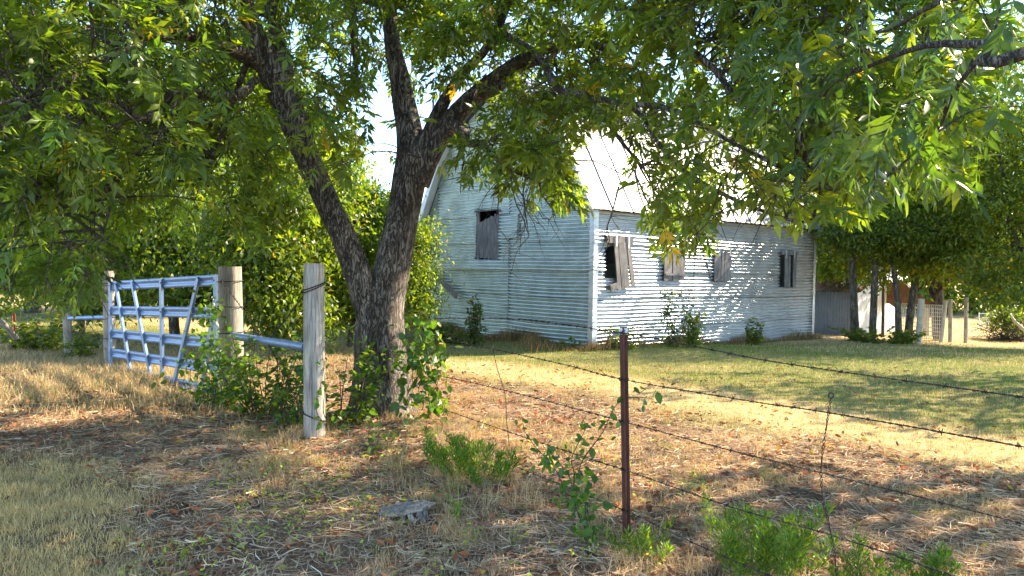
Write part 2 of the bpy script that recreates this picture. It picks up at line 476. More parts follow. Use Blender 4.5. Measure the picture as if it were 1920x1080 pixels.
# a patch of tin beside the loft door
mb = MB(); pr = px_rect(940, 400, 973, 446, VW, NG)
sheet(mb, VW, NG, pr[0], pr[1], pr[2], pr[3], (), None, .03, seed=4, right_face=False); obj('patch_sheet', mb, M_tin, barn, True)
cr = [(0.0, 3.12), (3.125, 6.2), (6.205, LEN)]
courses_r = [(Z0 - .42, .42), (.38, 1.02), (.98, 1.62), (1.58, 2.25), (2.21, EAVE - .01)]
for ci, (a, b_) in enumerate(cr):
    for ri, (z0, z1) in enumerate(courses_r):
        mb = MB()
        sheet(mb, UW, NR, a, b_, z0, z1, RW, None, .004 * (ci % 2) + .003 * (ri % 2), (.02, -.012, .008)[ri % 3] * (ri < 3), 0, seed=(k * 5) % 13)
        k += 1
        obj('sheet', mb, M_tin2, barn, True)
# back and far gable walls, plain tin
mb = MB()
for (p0, p1) in ((C0 + VW * WID, C0 + VW * WID + UW * LEN), (C0 + UW * LEN, C0 + UW * LEN + VW * WID)):
    sN = 24; zN = int((EAVE + .5) / PITCH * 3)
    T, Zz = np.meshgrid(np.linspace(0, 1, sN), np.linspace(Z0 - .4, EAVE, zN))
    Pn = p0 + T[..., None] * (p1 - p0); Pn[..., 2] = Zz
    ii = (np.arange(zN - 1)[:, None] * sN + np.arange(sN - 1)[None]).ravel()
    mb.add(Pn.reshape(-1, 3), np.stack([ii, ii + 1, ii + sN + 1, ii + sN], 1))
g1 = [C0 + UW * LEN + VW * s + np.array([0, 0, float(gable_top(s))]) for s in (0, S1, WID / 2, WID - S1, WID)]
mb.add(g1, [[0, 1, 2, 3, 4]])
obj('rear_wall', mb, M_tin, barn)
mb = MB(); q = [C0 + a * UW + b_ * VW + np.array([0, 0, -.02]) for a, b_ in ((.05, .05), (LEN - .05, .05), (LEN - .05, WID - .05), (.05, WID - .05))]
mb.add(q, [[0, 1, 2, 3]]); obj('dirt_floor', mb, M_dark, barn)
# corner trims: folded strips with a crinkled edge
def corner_trim(p, d1, d2, n1, n2, w, z0, z1, name='corner_trim'):
    mb = MB(); nz = 60
    zs = np.linspace(z0, z1, nz)
    cr_ = .006 * np.sin(zs * 37) + .008 * wob(zs * 3, zs * 0, 2.5)
    Vv = []
    for i, z in enumerate(zs):
        e = p + (n1 + n2) * (.03 + cr_[i] * .5)
        a = p + d1 * (w + cr_[i]) + n1 * .03; c = p + d2 * (w + cr_[i]) + n2 * .03
        for q in (a, e, c): Vv.append([q[0], q[1], z])
    F = []
    for i in range(nz - 1):
        for j in range(2): kq = i * 3 + j; F.append([kq, kq + 1, kq + 4, kq + 3])
    mb.add(Vv, F); obj(name, mb, M_trim, barn)
corner_trim(C0, VW, UW, NG, NR, .105, Z0 - .05, EAVE - .03)
corner_trim(C0 + UW * LEN, -UW, VW, NR, UW, .10, Z0 - .42, EAVE - .03)

# roof: sheets side by side on four slopes, standing seams between
OV = .28                                      # overhang past the gables
def slope_pts(s, lift=.05):
    return s, float(roof_z(np.array(s))) + lift
prof = [(-.14, EAVE - .06), (S1, Z1), (WID / 2, Z1 + (WID / 2 - S1) * .60), (WID - S1, Z1), (WID + .14, EAVE - .06)]
SW = .66
ns = int(round((LEN + 2 * OV) / SW))
for (a, b_) in ((0, 1), (1, 2), (2, 3), (3, 4)):
    (sa, za), (sb, zb) = prof[a], prof[b_]
    nrm = np.array([0, 0, 1.0]) * abs(sb - sa) + VW * (-(zb - za)) * (1 if True else 1)
    nrm /= np.linalg.norm(nrm)
    if nrm[2] < 0: nrm = -nrm
    for i in range(ns):
        u0 = -OV + i * (LEN + 2 * OV) / ns; u1 = u0 + (LEN + 2 * OV) / ns
        us = np.linspace(u0, u1 + .02, 9); vs = np.linspace(0, 1, 7)
        Pn = []
        for v in vs:
            for qi, u in enumerate(us):
                s = sa + (sb - sa) * v; z = za + (zb - za) * v
                h = .06 + .008 * math.sin(qi * math.pi / 2) + .006 * float(wob(np.array(u), np.array(s * 2), 2.0, 5, 3)) + (.014 if qi in (0,) else 0)
                Pn.append(C0 + UW * u + VW * s + np.array([0, 0, z]) + nrm * (h + .002 * (i % 2)))
        F = [[r_ * 9 + c_, r_ * 9 + c_ + 1, (r_ + 1) * 9 + c_ + 1, (r_ + 1) * 9 + c_] for r_ in range(6) for c_ in range(8)]
        mb = MB(); mb.add(Pn, F); obj('roof_sheet', mb, M_roof, barn, True)
# dark underside boards so the eave reads thick
for (sa, za), (sb, zb) in ((prof[0], prof[1]), (prof[3], prof[4])):
    for e in (-OV + .02, ):
        mb = MB()
        for v0, v1 in ((0, .33), (.34, .66), (.67, 1.0)):
            q0 = C0 + UW * e + VW * (sa + (sb - sa) * v0) + np.array([0, 0, za + (zb - za) * v0 - .02])
            q1 = C0 + UW * e + VW * (sa + (sb - sa) * v1) + np.array([0, 0, za + (zb - za) * v1 - .02])
            dv = (q1 - q0) / 2; side = np.cross(dv / np.linalg.norm(dv), UW)
            box(mb, (q0 + q1) / 2, dv, UW * .015, side * .075)
        obj('rake_board', mb, M_whitetin, barn)
        mb = MB()
        q0 = C0 + UW * (e / 2) + VW * (sa + (sb - sa) * 0) + np.array([0, 0, za - .03]); q1 = C0 + UW * (e / 2) + VW * sb + np.array([0, 0, zb - .03])
        dv = (q1 - q0) / 2; side = np.cross(dv / np.linalg.norm(dv), UW)
        box(mb, (q0 + q1) / 2, dv, UW * (abs(e) / 2 - .02), side * .012); obj('soffit', mb, M_whitetin, barn)
mb = MB(); box(mb, C0 + UW * LEN / 2 + NR * .05 + np.array([0, 0, EAVE - .015]), UW * (LEN / 2 + .02), NR * .045, np.array([0, 0, .035]))
obj('eave_board', mb, M_brown, barn)
mb = MB(); rp = prof[2]; tube(mb, [C0 + UW * -OV + VW * rp[0] + np.array([0, 0, rp[1] + .08]), C0 + UW * (LEN + OV) + VW * rp[0] + np.array([0, 0, rp[1] + .08])], .06, 8)
obj('ridge_cap', mb, M_roof, barn)

def board(name, along, normal, s, z, w, h, t=.025, lean=0., off=.05, parent=None, material=None, ragged=.0, yaw=0.):
    """upright board centred at s, z; lean rotates it in the wall plane"""
    mb = MB(); ca, sa = math.cos(lean), math.sin(lean); up = np.array([0, 0, 1.0])
    ax = along * ca * math.cos(yaw) + up * sa + normal * math.sin(yaw) * .5; az = up * ca - along * sa
    c = C0 + along * s + normal * off + up * z
    nseg = 5
    V = []; F = []
    for i in range(nseg + 1):
        tt = -1 + 2 * i / nseg
        wj = w / 2 * (1 + .06 * math.sin(i * 2.1 + s * 9)); r0 = ragged * math.sin(s * 31 + 1) if i in (0, nseg) else 0
        for sx, sn in ((-1, -1), (1, -1), (1, 1), (-1, 1)):
            V.append(c + ax * wj * sx + az * (h / 2 * tt + (r0 * sx)) + normal * t / 2 * sn)
    for i in range(nseg):
        for j in range(4): a = i * 4 + j; b2 = i * 4 + (j + 1) % 4; F.append([a, b2, b2 + 4, a + 4])
    F += [[3, 2, 1, 0], [nseg * 4, nseg * 4 + 1, nseg * 4 + 2, nseg * 4 + 3]]
    mb.add(V, F); return obj(name, mb, material or M_board, parent or barn)
def loc_empty(name, p, parent):
    o = bpy.data.objects.new(name, None); C.objects.link(o); o.parent = parent
    o.location = Vector(p) - parent.location; return o
# loft door: frame pieces, dark gap, ragged boards
def child_obj(name, mb, material, par, root, **kw):
    mb.v = [v - np.array(root.location) - (np.array(par.location) if par is not root else 0) for v in mb.v]
    return link(name, mb.mesh(name, material), par, **kw)
def boards_in(par, along, normal, specs, root=barn, off=.05):
    for (s, z, w, h, lean, rag) in specs:
        o = board('board', along, normal, s, z, w, h, .025, lean, off + random.uniform(-.006, .006), root, None, rag, random.uniform(-.1, .1))
        o.parent = par; o.location = -par.location if par is not root else (0, 0, 0)
a, b_, c_, d_ = LOFT; cw = b_ - a
ld = loc_empty('loft_door', C0 + VW * (a + b_) / 2 + np.array([0, 0, (c_ + d_) / 2]), barn)
mid = (a + b_) / 2; hh = d_ - c_
# seen from outside the gable's s grows to the left
boards_in(ld, VW, NG, [(b_ - .05, (c_ + d_) / 2, .12, hh * 1.0, .0, 0), (a + .01, (c_ + d_) / 2, .05, hh, 0, 0),
                       *[(a + .10 + (cw - .28) * q / 4.0, c_ + hh * (.46 - .012 * q), (cw - .28) / 4 * .97, hh * (.93 - .045 * q), -.05 - .012 * q, .03) for q in range(5)]], off=.0)
board('loft_lintel', VW, NG, mid, d_ + .02, cw + .08, .035, .06, 0, .03)
def shutter(idx, specs, extra):
    a, b_, c_, d_ = RW[idx]
    sh = loc_empty('shutter', C0 + UW * (a + b_) / 2 + np.array([0, 0, (c_ + d_) / 2]), barn)
    boards_in(sh, UW, NR, specs)
    for e in extra:
        o = board(*e[:3], *e[3:]) if False else None
    return sh
a0, b0, c0, d0 = RW[0]
def WP(px, py): return hit(px, py, UW, NR)
# shutter 1: leaning, sagging open
def spec_px(x0, y0, x1, y1, w, rag=.02):
    s0, z0 = WP(x0, y0); s1, z1 = WP(x1, y1)
    L = math.hypot(s1 - s0, z1 - z0); lean = math.atan2(s0 - s1, z0 - z1) if False else -math.atan2(s0 - s1, z0 - z1)
    return ((s0 + s1) / 2, (z0 + z1) / 2, w, L, lean, rag)
sp1 = [spec_px(1149, 455, 1156, 543, .12), spec_px(1157, 455, 1164, 541, .14), spec_px(1165, 455, 1171, 539, .12), spec_px(1172, 455, 1181, 536, .14)]
sh1 = loc_empty('shutter', C0 + UW * WP(1165, 500)[0] + np.array([0, 0, WP(1165, 500)[1]]), barn); sh1['label'] = 'sagging shutter hanging crooked and half open'
boards_in(sh1, UW, NR, sp1, off=.09)
s, z = WP(1158, 449); L = WP(1182, 449)[0] - WP(1134, 449)[0]
board('header_board', UW, NR, s, z, L, .17, .05, .0, .07)
s, z = WP(1146, 537); board('loose_block', UW, NR, s, z, .26, .13, .06, .25, .09)
for q, idx in ((1, 1), (2, 2)):
    a, b_, c_, d_ = RW[idx]; n = 5; w = (b_ - a + .06) / n
    sh = loc_empty('shutter', C0 + UW * (a + b_) / 2 + np.array([0, 0, (c_ + d_) / 2]), barn)
    boards_in(sh, UW, NR, [(a - .03 + w * (i + .5), (c_ + d_) / 2, w * .95, d_ - c_ + .06 + random.uniform(-.02, .02), random.uniform(-.01, .01), .01) for i in range(n)], off=.055)
    if idx == 1: boards_in(sh, UW, NR, [((a + b_) / 2, c_ + .12, .0 + (b_ - a), .05, 0, 0)], off=.085)
a, b_, c_, d_ = RW[3]
sh = loc_empty('shutter', C0 + UW * (a + b_) / 2 + np.array([0, 0, (c_ + d_) / 2]), barn); sh['label'] = 'shutter with missing boards showing two dark gaps'
boards_in(sh, UW, NR, [(a + .36 * (b_ - a), (c_ + d_) / 2, .17, d_ - c_ + .05, .03, .02), (a + .56 * (b_ - a), (c_ + d_) / 2 - .02, .10, d_ - c_, .02, .02), (b_ - .04, (c_ + d_) / 2, .16, d_ - c_ + .04, -.01, 0)])
board('header_board', UW, NR, (a + b_) / 2 + .02, d_ + .06, b_ - a + .12, .11, .05, 0, .07)
mb = MB()                                       # strap hinges
for (hx, hy0, hy1) in ((1149, 440, 462), (1172, 440, 466), (1342, 464, 480), (1362, 464, 480), (1248, 466, 482), (1274, 466, 482), (1467, 468, 484), (1483, 468, 484)):
    s0, z0 = WP(hx, hy0); s1, z1 = WP(hx, hy1)
    hb = MB(); box(hb, C0 + UW * (s0 + s1) / 2 + NR * .115 + np.array([0, 0, (z0 + z1) / 2]), UW * .022, NR * .004, np.array([0, 0, abs(z0 - z1) / 2]))
    obj('strap_hinge', hb, M_trim, barn)
mb = MB(); box(mb, C0 + VW * WID / 2 + UW * .9 + np.array([0, 0, 3.2]), VW * (WID / 2 - 1.1), UW * .02, np.array([0, 0, 1.4])); obj('loft_dark_backing', mb, M_dark, barn)  # added dark sheet, blocks the light spot seen through the loft opening
# loose plank leaning on the gable wall
s0, z0 = hit(822, 516, VW, NG); s1, z1 = hit(866, 556, VW, NG)
mb = MB(); p0 = C0 + VW * s0 + NG * .12 + np.array([0, 0, z0]); p1 = C0 + VW * s1 + NG * .16 + np.array([0, 0, z1]); dv = (p1 - p0) / 2
ext = (p1 - p0); p2 = p1 + ext * ((p1[2] - 0) / max(p0[2] - p1[2], .01)) * 0
sd = np.cross(dv / np.linalg.norm(dv), NG); box(mb, (p0 + p1) / 2, dv, NG * .02, sd * .07)
o = obj('loose_plank', mb, M_board, barn); o['label'] = 'grey plank nailed slantwise on the gable end'

# ------------------------------------------------------------------ posts
def post(name, px_top, py_top, px_b, py_b, d, wpx, label, cat, material=M_post, crack=0.0, group=None, cut=0.0, sides=36, wires=(), scar=None, buried=.25):
    top = np.array(P(px_top, py_top, d)); base = np.array(P(px_b, py_b, d)); base[2] = float(gz(base[0], base[1])) - .02
    r = wpx / FOC * d / 2
    t = thing(name, base + np.array([0, 0, .02]), label, cat, group)
    n = 26
    pts = np.array([base + (top - base) * q for q in np.linspace(-.08, 1, n)])
    sd = rng.uniform(0, 6, 8)
    # cracks face the camera
    def rf(tt, a):
        x = 1 + .025 * np.sin(2 * a + sd[0]) + .02 * np.sin(3 * a + sd[1] + tt * 1.5) + .012 * np.sin(7 * a + sd[2] + tt * 3) + .012 * np.sin(13 * a + sd[3])
        for c0_, dep in ((crackang, .16), (crackang + 1.1, .05), (crackang - .8, .07), (crackang + 2.6, .08)):
            x = x - dep * np.exp(-((np.mod(a - c0_ - .05 * np.sin(tt * 5) + math.pi, 2 * math.pi) - math.pi) / .07) ** 2)
        return x * (1.03 - .05 * tt)
    tt_, U, W = frame_along(pts)
    tocam = np.array([-base[0], -base[1], 0]); tocam /= np.linalg.norm(tocam)
    crackang = math.atan2(np.dot(tocam, W[0]), np.dot(tocam, U[0])) + crack
    mb = MB(); tube(mb, pts, r, sides, rfun=rf)
    obj('timber', mb, material, t, True)
    for (wy, tilt) in wires:
        q = (py_b - wy) / (py_b - py_top); c = base + (top - base) * q
        tw = MB()
        for ph in (0, math.pi):
            a = np.linspace(0, 2 * math.pi, 40); rr = r * 1.06 + .004
            pp = c + np.stack([rr * np.cos(a), rr * np.sin(a), tilt * np.cos(a - .4) + .004 * np.sin(a * 12 + ph)], 1)
            tube(tw, pp, .0035, 5, cap=False)
        obj('wire_wrap', tw, M_wire, t)
    return t, base, top, r
pg, pgb, pgt, pgr = post('brace_post', 588, 494, 590, 824, 6.9, 38, 'tall pale grey split wooden post with wire wraps left of the trunk', 'post', M_post, -.12, 'weathered wooden fence posts',
     wires=((540, .045), (536, .04), (781, -.04)))
pt, ptb, ptt, ptr = post('gate_post', 431, 500, 436, 752, 8.8, 43, 'thick brown-grey wooden post at the right end of the metal gate, vines at its foot', 'post', M_post2, -.35, 'weathered wooden fence posts',
     wires=((527, .01), (574, .0), (622, .01)))
pl, plb, plt_, plr = post('latch_post', 203, 508, 207, 678, 11.9, 20, 'slim wooden post at the left end of the metal gate', 'post', M_post2, .3, 'weathered wooden fence posts', sides=24,
     wires=((530, .0), (545, .03), (563, .0), (592, .02), (628, 0)))
pf, pfb, pft, pfr = post('brace_post', 121, 520, 130, 668, 12.9, 15, 'leaning split grey post left of the gate, half hidden behind leaves', 'post', M_post2, .1, 'weathered wooden fence posts', sides=24, wires=((528, 0), (660, 0)))
# pipe rails and diagonal brace wires
def pipe(name, a, b_, r, label, material=M_gate):
    t = thing(name, tuple(a), label, 'pipe rail', 'pipe rails bracing the fence posts')
    mb = MB(); a = np.array(a); b_ = np.array(b_); n = 14
    pts = np.array([a + (b_ - a) * q for q in np.linspace(0, 1, n)])
    tube(mb, pts, r, 14); e = (b_ - a) / np.linalg.norm(b_ - a)
    tube(mb, [a - e * .02, a - e * .012, a], [r * .3, r * .8, r], 14)
    obj('pipe', mb, material, t, True); return t
pa = P(437, 630, 8.55); pb = P(573, 651, 6.98)
pipe('pipe_rail', pa, pb, .042, 'galvanised pipe between the thick gate post and the tall grey post')
pc = P(130, 597, 12.7); pd_ = P(197, 595, 11.95)
pipe('pipe_rail', pc, pd_, .036, 'thin grey pipe left of the gate, between two wooden posts')
def wire_run(mb, pts, r=.0035, strands=2, barb=0.13, tw=.006, pitch=.10):
    """twisted wire through the points, with barbs"""
    pts = np.asarray(pts, float); L = np.sum(np.linalg.norm(np.diff(pts, axis=0), axis=1))
    n = max(int(L / .022), 6); pp, _ = smooth_path(pts, np.zeros(len(pts)), n)
    t, U, W = frame_along(pp); ss = np.linspace(0, L, n)
    for s_ in range(strands):
        a = 2 * math.pi * ss / pitch + s_ * math.pi
        q = pp + tw * (np.cos(a)[:, None] * U + np.sin(a)[:, None] * W) * (strands > 1)
        tube(mb, q, r, 4, cap=False)
    if barb:
        for x in np.arange(barb * .5, L, barb):
            i = min(int(x / L * n), n - 1); c = pp[i]
            for kq in range(2):
                d1 = rdir(1)[0] * .7 + U[i] * (1 - 2 * kq) + W[i] * rng.uniform(-1, 1); d1 -= t[i] * np.dot(d1, t[i]) * .7; d1 /= np.linalg.norm(d1)
                tube(mb, [c - d1 * .016 + t[i] * .006 * kq, c + d1 * .016 + t[i] * .006 * kq], [.0016, .0016], 4, cap=False)
            a = np.linspace(0, 4 * math.pi, 12)
            tube(mb, c + t[i] * np.linspace(-.008, .008, 12)[:, None] + (r + .006) * (np.cos(a)[:, None] * U[i] + np.sin(a)[:, None] * W[i]) * .7, .0013, 4, cap=False)
def wire_thing(name, paths, label, group='twisted brace wires', material=M_wire, **kw):
    t = thing(name, tuple(paths[0][0]), label, 'wire', group)
    for pth in paths:
        mb = MB(); wire_run(mb, [tuple(q) for q in pth], barb=0, **kw); obj('strand', mb, material, t)
    return t
wire_thing('brace_wire', [[P(412, 522, 8.6), P(455, 580, 8.2), P(486, 633, 7.9)], [P(486, 633, 7.9), P(505, 648, 7.6), P(540, 720, 7.2), P(572, 775, 6.85)],
                          [P(498, 645, 7.75), P(530, 605, 7.4), P(576, 545, 6.85)], [P(488, 632, 7.95), P(494, 646, 7.85), P(504, 634, 7.8)]],
           'dark twisted wires crossing between the thick post and the grey post')
wire_thing('brace_wire', [[P(130, 663, 12.75), P(155, 625, 12.5), P(176, 586, 12.3), P(200, 545, 11.8)], [P(152, 592, 12.6), P(164, 603, 12.4), P(198, 655, 11.8)]],
           'dark twisted wires crossing left of the gate at the leaning post')

# ------------------------------------------------------------------ gate
GA = dict(tl=P(211, 528, 11.7), bl=P(211, 697, 11.7), tr=P(411, 515, 8.95), br=P(411, 740, 8.95))
GA = {k_: np.array(v) for k_, v in GA.items()}
def gpt(u, v, o=0.0):
    p = (GA['tl'] * (1 - u) + GA['tr'] * u) * (1 - v) + (GA['bl'] * (1 - u) + GA['br'] * u) * v
    return p + gn * o
hz = GA['tr'] - GA['tl']; hz /= np.linalg.norm(hz); gn = np.cross(hz, np.array([0, 0, 1.0]))
if gn[1] > 0: gn = -gn
gn /= np.linalg.norm(gn)
gate = thing('metal_gate', tuple(gpt(.5, 1.0)), 'galvanised metal farm gate of five ribbed rails with upright and slanting bars', 'gate')
def rail(v, bent=0.0):
    mb = MB(); n = 22
    pr_ = [(-.070, .0), (-.066, .016), (-.046, .022), (-.026, .016), (-.012, .0), (.012, .0), (.026, .016), (.046, .022), (.066, .016), (.070, .0)]
    V = []
    for i in range(n):
        u = i / (n - 1); c = gpt(u, v); c[2] += bent * math.sin(u * 6) * .01
        for (h, o) in pr_: V.append(c + np.array([0, 0, -h]) + gn * o)
    k_ = len(pr_); F = [[i * k_ + j, i * k_ + j + 1, (i + 1) * k_ + j + 1, (i + 1) * k_ + j] for i in range(n - 1) for j in range(k_ - 1)]
    # back sheet gives thickness
    mb.add(V, F); mb.add(np.array(V) - gn * .004, [f[::-1] for f in F]); obj('rail', mb, M_gate, gate, True)
for v in (.045, .32, .575, .79, .975): rail(v, 1 if v > .9 else 0)
def bar(name, u0, v0, u1, v1, w=.055, o=.045):
    a = gpt(u0, v0, o); b2 = gpt(u1, v1, o); dv = (b2 - a) / 2; sd_ = np.cross(dv / np.linalg.norm(dv), gn)
    mb = MB(); box(mb, (a + b2) / 2, dv, sd_ * w / 2, gn * .004)
    for s_ in (-1, 1): box(mb, (a + b2) / 2 + sd_ * s_ * (w / 2 + .003) - gn * .012, dv, sd_ * .003, gn * .0161)
    obj(name, mb, M_gate, gate)
def U_(px): # gate fraction along for a pixel column
    lo, hi = 0., 1.2
    for _ in range(40):
        m_ = (lo + hi) / 2
        if proj([gpt(m_, .5)])[0][0] < px: lo = m_
        else: hi = m_
    return lo
bar('stile', 0.0, 0.0, 0.0, 1.0, .06); bar('stile', .995, .0, .995, 1.0, .06)
bar('upright', U_(307), .0, U_(309), 1.02, .065)
bar('slanting_bar', U_(221), .02, U_(251), 1.0); bar('slanting_bar', U_(252), .02, U_(290), 1.02)
bar('slanting_bar', U_(377), .02, U_(329), 1.02); bar('slanting_bar', U_(409), .2, U_(382), 1.0)
mb = MB()
for v in (.045, .32, .575, .79, .975):
    for px in (211, 308, 408):
        tube(mb, [gpt(U_(px), v, .045), gpt(U_(px), v, .06)], [.012, .010], 8)
obj('bolt_heads', mb, M_gate, gate)

# ------------------------------------------------------------------ barbed wire fence
F0 = np.array(P(1171, 1012, 4.39)); F0[2] = float(gz(F0[0], F0[1]))
fence = thing('barbed_wire_fence', tuple(F0), 'five-strand barbed wire fence with a rusty steel post crossing the right foreground', 'fence')
top = np.array(P(1169, 613, 4.39)); bot = np.array(P(1176, 1018, 4.39)); bot[2] = F0[2] - .05
mb = MB(); n = 40
T_ = [(-.028, -.004), (-.028, .004), (-.005, .005), (-.005, .034), (.005, .034), (.005, .005), (.028, .004), (.028, -.004)]
fdir = np.array([.55, -.83, 0]); fdir /= np.linalg.norm(fdir); fn = np.array([-.83, -.55, 0]); 
wx = np.array([.97, -.2, 0]); wy = np.array([-.2, -.97, 0])
V = []
for i in range(n):
    c = bot + (top - bot) * i / (n - 1)
    for (x, y) in T_: V.append(c + wx * x * .86 + wy * y)
K = 8
mb.add(V, [[i * K + j, i * K + (j + 1) % K, (i + 1) * K + (j + 1) % K, (i + 1) * K + j] for i in range(n - 1) for j in range(K)] )
mb.add(V[-K:], [[0, 1, 2, 5], [2, 3, 4, 5], [0, 5, 6, 7]])
for i in range(22):                              # studs along the face
    c = bot + (top - bot) * (.08 + .9 * i / 21); box(mb, c + wy * .008, wx * .007, wy * .005, np.array([0, 0, .010]))
obj('steel_post', mb, M_rust, fence)
mb = MB(); box(mb, top + np.array([0, 0, -.025]), wx * .026, wy * .009, np.array([0, 0, .020])); obj('post_cap', mb, M_trim, fence)
TR = 8.0                                         # depth of the tree the wires run to
wires_px = [[(815, 597, TR), (960, 598, 6.3), (1165, 624, 4.36), (1320, 653, 3.75), (1469, 681, 3.3), (1920, 745, 2.54), (2500, 830, 1.9)],
            [(812, 632, TR), (845, 638, 7.6), (1034, 678, 5.4), (1167, 711, 4.36), (1400, 751, 3.5), (1555, 774, 3.1), (1920, 838, 2.54), (2500, 950, 1.9)],
            [(815, 702, TR), (952, 733, 6.2), (1167, 790, 4.36), (1380, 847, 3.55), (1548, 888, 3.1), (1920, 982, 2.54), (2500, 1140, 1.9)],
            [(815, 762, TR), (990, 822, 5.9), (1170, 881, 4.36), (1370, 950, 3.55), (1558, 1003, 3.1), (1790, 1080, 2.7), (2300, 1260, 2.0)],
            [(860, 830, 7.2), (1000, 888, 5.7), (1173, 958, 4.36), (1300, 1018, 3.8), (1440, 1078, 3.4), (1800, 1230, 2.7)]]
for w in wires_px:
    mb = MB(); wire_run(mb, [tuple(P(*q)) for q in w], .0022, 2, .125, .0026, .06); obj('wire_strand', mb, M_wire, fence)
def stay(pxs, r=.0022):
    mb = MB(); pts = [tuple(P(*q)) for q in pxs]; wire_run(mb, pts, r, 2, 0, .0055, .055)
    a = np.linspace(0, 2 * math.pi, 14); c = np.array(pts[0]) + np.array([0, 0, .012])
    tube(mb, c + np.stack([.010 * np.cos(a), 0 * a, .012 * np.sin(a)], 1), .003, 5, cap=False)
    obj('wire_stay', mb, M_wire, fence)
stay([(1558, 747, 3.1), (1551, 790, 3.1), (1541, 860, 3.1), (1541, 920, 3.1), (1556, 990, 3.1), (1565, 1040, 3.1), (1570, 1100, 3.1)])
stay([(923, 645, 6.6), (932, 690, 6.55), (947, 740, 6.5), (950, 790, 6.5), (955, 836, 6.5)])
for (x, y, d) in ((1170, 624, 4.36), (1170, 711, 4.36), (1171, 790, 4.36), (1173, 881, 4.36), (1175, 958, 4.36)):
    mb = MB(); c = np.array(P(x, y, d)); a = np.linspace(0, 2 * math.pi, 18)
    tube(mb, c + np.stack([.032 * np.cos(a), .032 * np.sin(a) + .01, .006 * np.sin(a)], 1), .0022, 5, cap=False); obj('wire_clip', mb, M_wire, fence)

# ------------------------------------------------------------------ foliage templates
def leaflet(L=1.0, W=.26, droop=.22, fold=.05, rows=(0, .35, 1)):
    """pointed leaflet along +x, folded on its midrib"""
    V = [[0, 0, 0]]; F = []
    rs = rows[1:-1]
    for t_ in rs:
        w = W / 2 * (math.sin(math.pi * min(t_ ** .8, 1)) ** .8)
        z = -droop * t_ ** 1.7 * L
        V += [[t_ * L, w * L, z + fold * L * .6], [t_ * L, 0, z - fold * L * .3], [t_ * L, -w * L, z + fold * L * .6]]
    V.append([L * .97, .03 * L, -droop * L])
    n = len(V) - 1
    F += [[0, 2, 1], [0, 3, 2]]
    for i in range(len(rs) - 1):
        a = 1 + i * 3
        F += [[a, a + 1, a + 4], [a, a + 4, a + 3], [a + 1, a + 2, a + 5], [a + 1, a + 5, a + 4]]
    a = 1 + (len(rs) - 1) * 3
    F += [[a, a + 1, n], [a + 1, a + 2, n]]
    return np.array(V, float), np.array(F)
def frond(seed, pairs=4, rows=(0, .38, 1), lw=.34, stem=True):
    """a pinnate pecan leaf about 1 unit long: pairs of leaflets on a drooping midrib"""
    r = np.random.default_rng(seed); V = []; F = []; B = []; n = 0
    droop = r.uniform(.05, .28); side = r.uniform(-.12, .12)
    def ax(t_): return np.array([t_ * .72, side * t_ * t_, -droop * t_ * t_])
    items = []
    for i in range(pairs):
        t_ = .28 + .62 * i / max(pairs - 1, 1)
        for sg in (-1, 1): items.append((t_ + r.uniform(-.03, .03), sg))
    items.append((1.0, 0))
    for (t_, sg) in items:
        if r.random() < .10: continue
        L = (.30 + .14 * t_) * r.uniform(.66, 1.14)
        lv, lf = leaflet(L, lw * r.uniform(.85, 1.15), r.uniform(.1, .4), r.uniform(.02, .07), rows)
        ang = sg * r.uniform(.75, 1.15) * (1 - .25 * t_) if sg else side
        pit = r.uniform(-.5, .2); rol = r.uniform(-.7, .7)
        Rz = np.array(Matrix.Rotation(ang, 3, 'Z') @ Matrix.Rotation(-pit, 3, 'Y') @ Matrix.Rotation(rol, 3, 'X'))
        V.append(lv @ Rz.T + ax(t_)); F.append(lf + n); B.append(np.full(len(lv), r.uniform(.8, 1.2))); n += len(lv)
    if stem:
        w = .008; ts = [0, .5, 1.0]
        sv = []
        for t_ in ts: p = ax(t_); sv += [p + [0, w, 0], p - [0, w, 0]]
        V.append(np.array(sv)); F.append(np.array([[0, 1, 2], [1, 3, 2], [2, 3, 4], [3, 5, 4]]) + n); B.append(np.full(6, 1.5)); n += 6
    return np.vstack(V), np.vstack(F), np.concatenate(B)
FR_MID = [frond(i, 3 + i % 3) for i in range(10)]
FR_LOW = [frond(20 + i, 3, stem=False) for i in range(5)]
FR_HI = [frond(40 + i, 4 + i % 2, (0, .12, .28, .45, .65, .84, 1), .26) for i in range(12)]
def leaf_cols(n, base=(.10, .165, .030), yellow=.10, var=.28):
    c = np.array(base)[None] * np.exp(rng.normal(0, var, (n, 1)))
    w = rng.uniform(0, 1, n)[:, None] ** 1.6
    c = c * (1 - .6 * w) + np.array([.20, .225, .022])[None] * .6 * w
    w = (rng.uniform(0, 1, n)[:, None] < .22); c = np.where(w, c * np.array([.55, .68, .9]), c)
    m_ = rng.random(n) < yellow * .12
    c[m_] = np.array([.42, .28, .03]) * rng.uniform(.7, 1.2, (m_.sum(), 1))
    m_ = rng.random(n) < yellow * .4
    c[m_] = np.array([.17, .21, .035]) * rng.uniform(.8, 1.2, (m_.sum(), 1))
    return np.clip(c, 0, 1)
def put_fronds(mb, tpls, pos, dirs, size, cols, upj=.45):
    idx = rng.integers(0, len(tpls), len(pos)); Rm = frames(dirs, None, upj)
    for k_, (tv, tf, tb) in enumerate(tpls):
        m_ = idx == k_
        if m_.sum() == 0: continue
        cc = cols[m_][:, None, :] * tb[None, :, None]
        scatter(mb, tv, tf, Rm[m_], size[m_], pos[m_], cc)

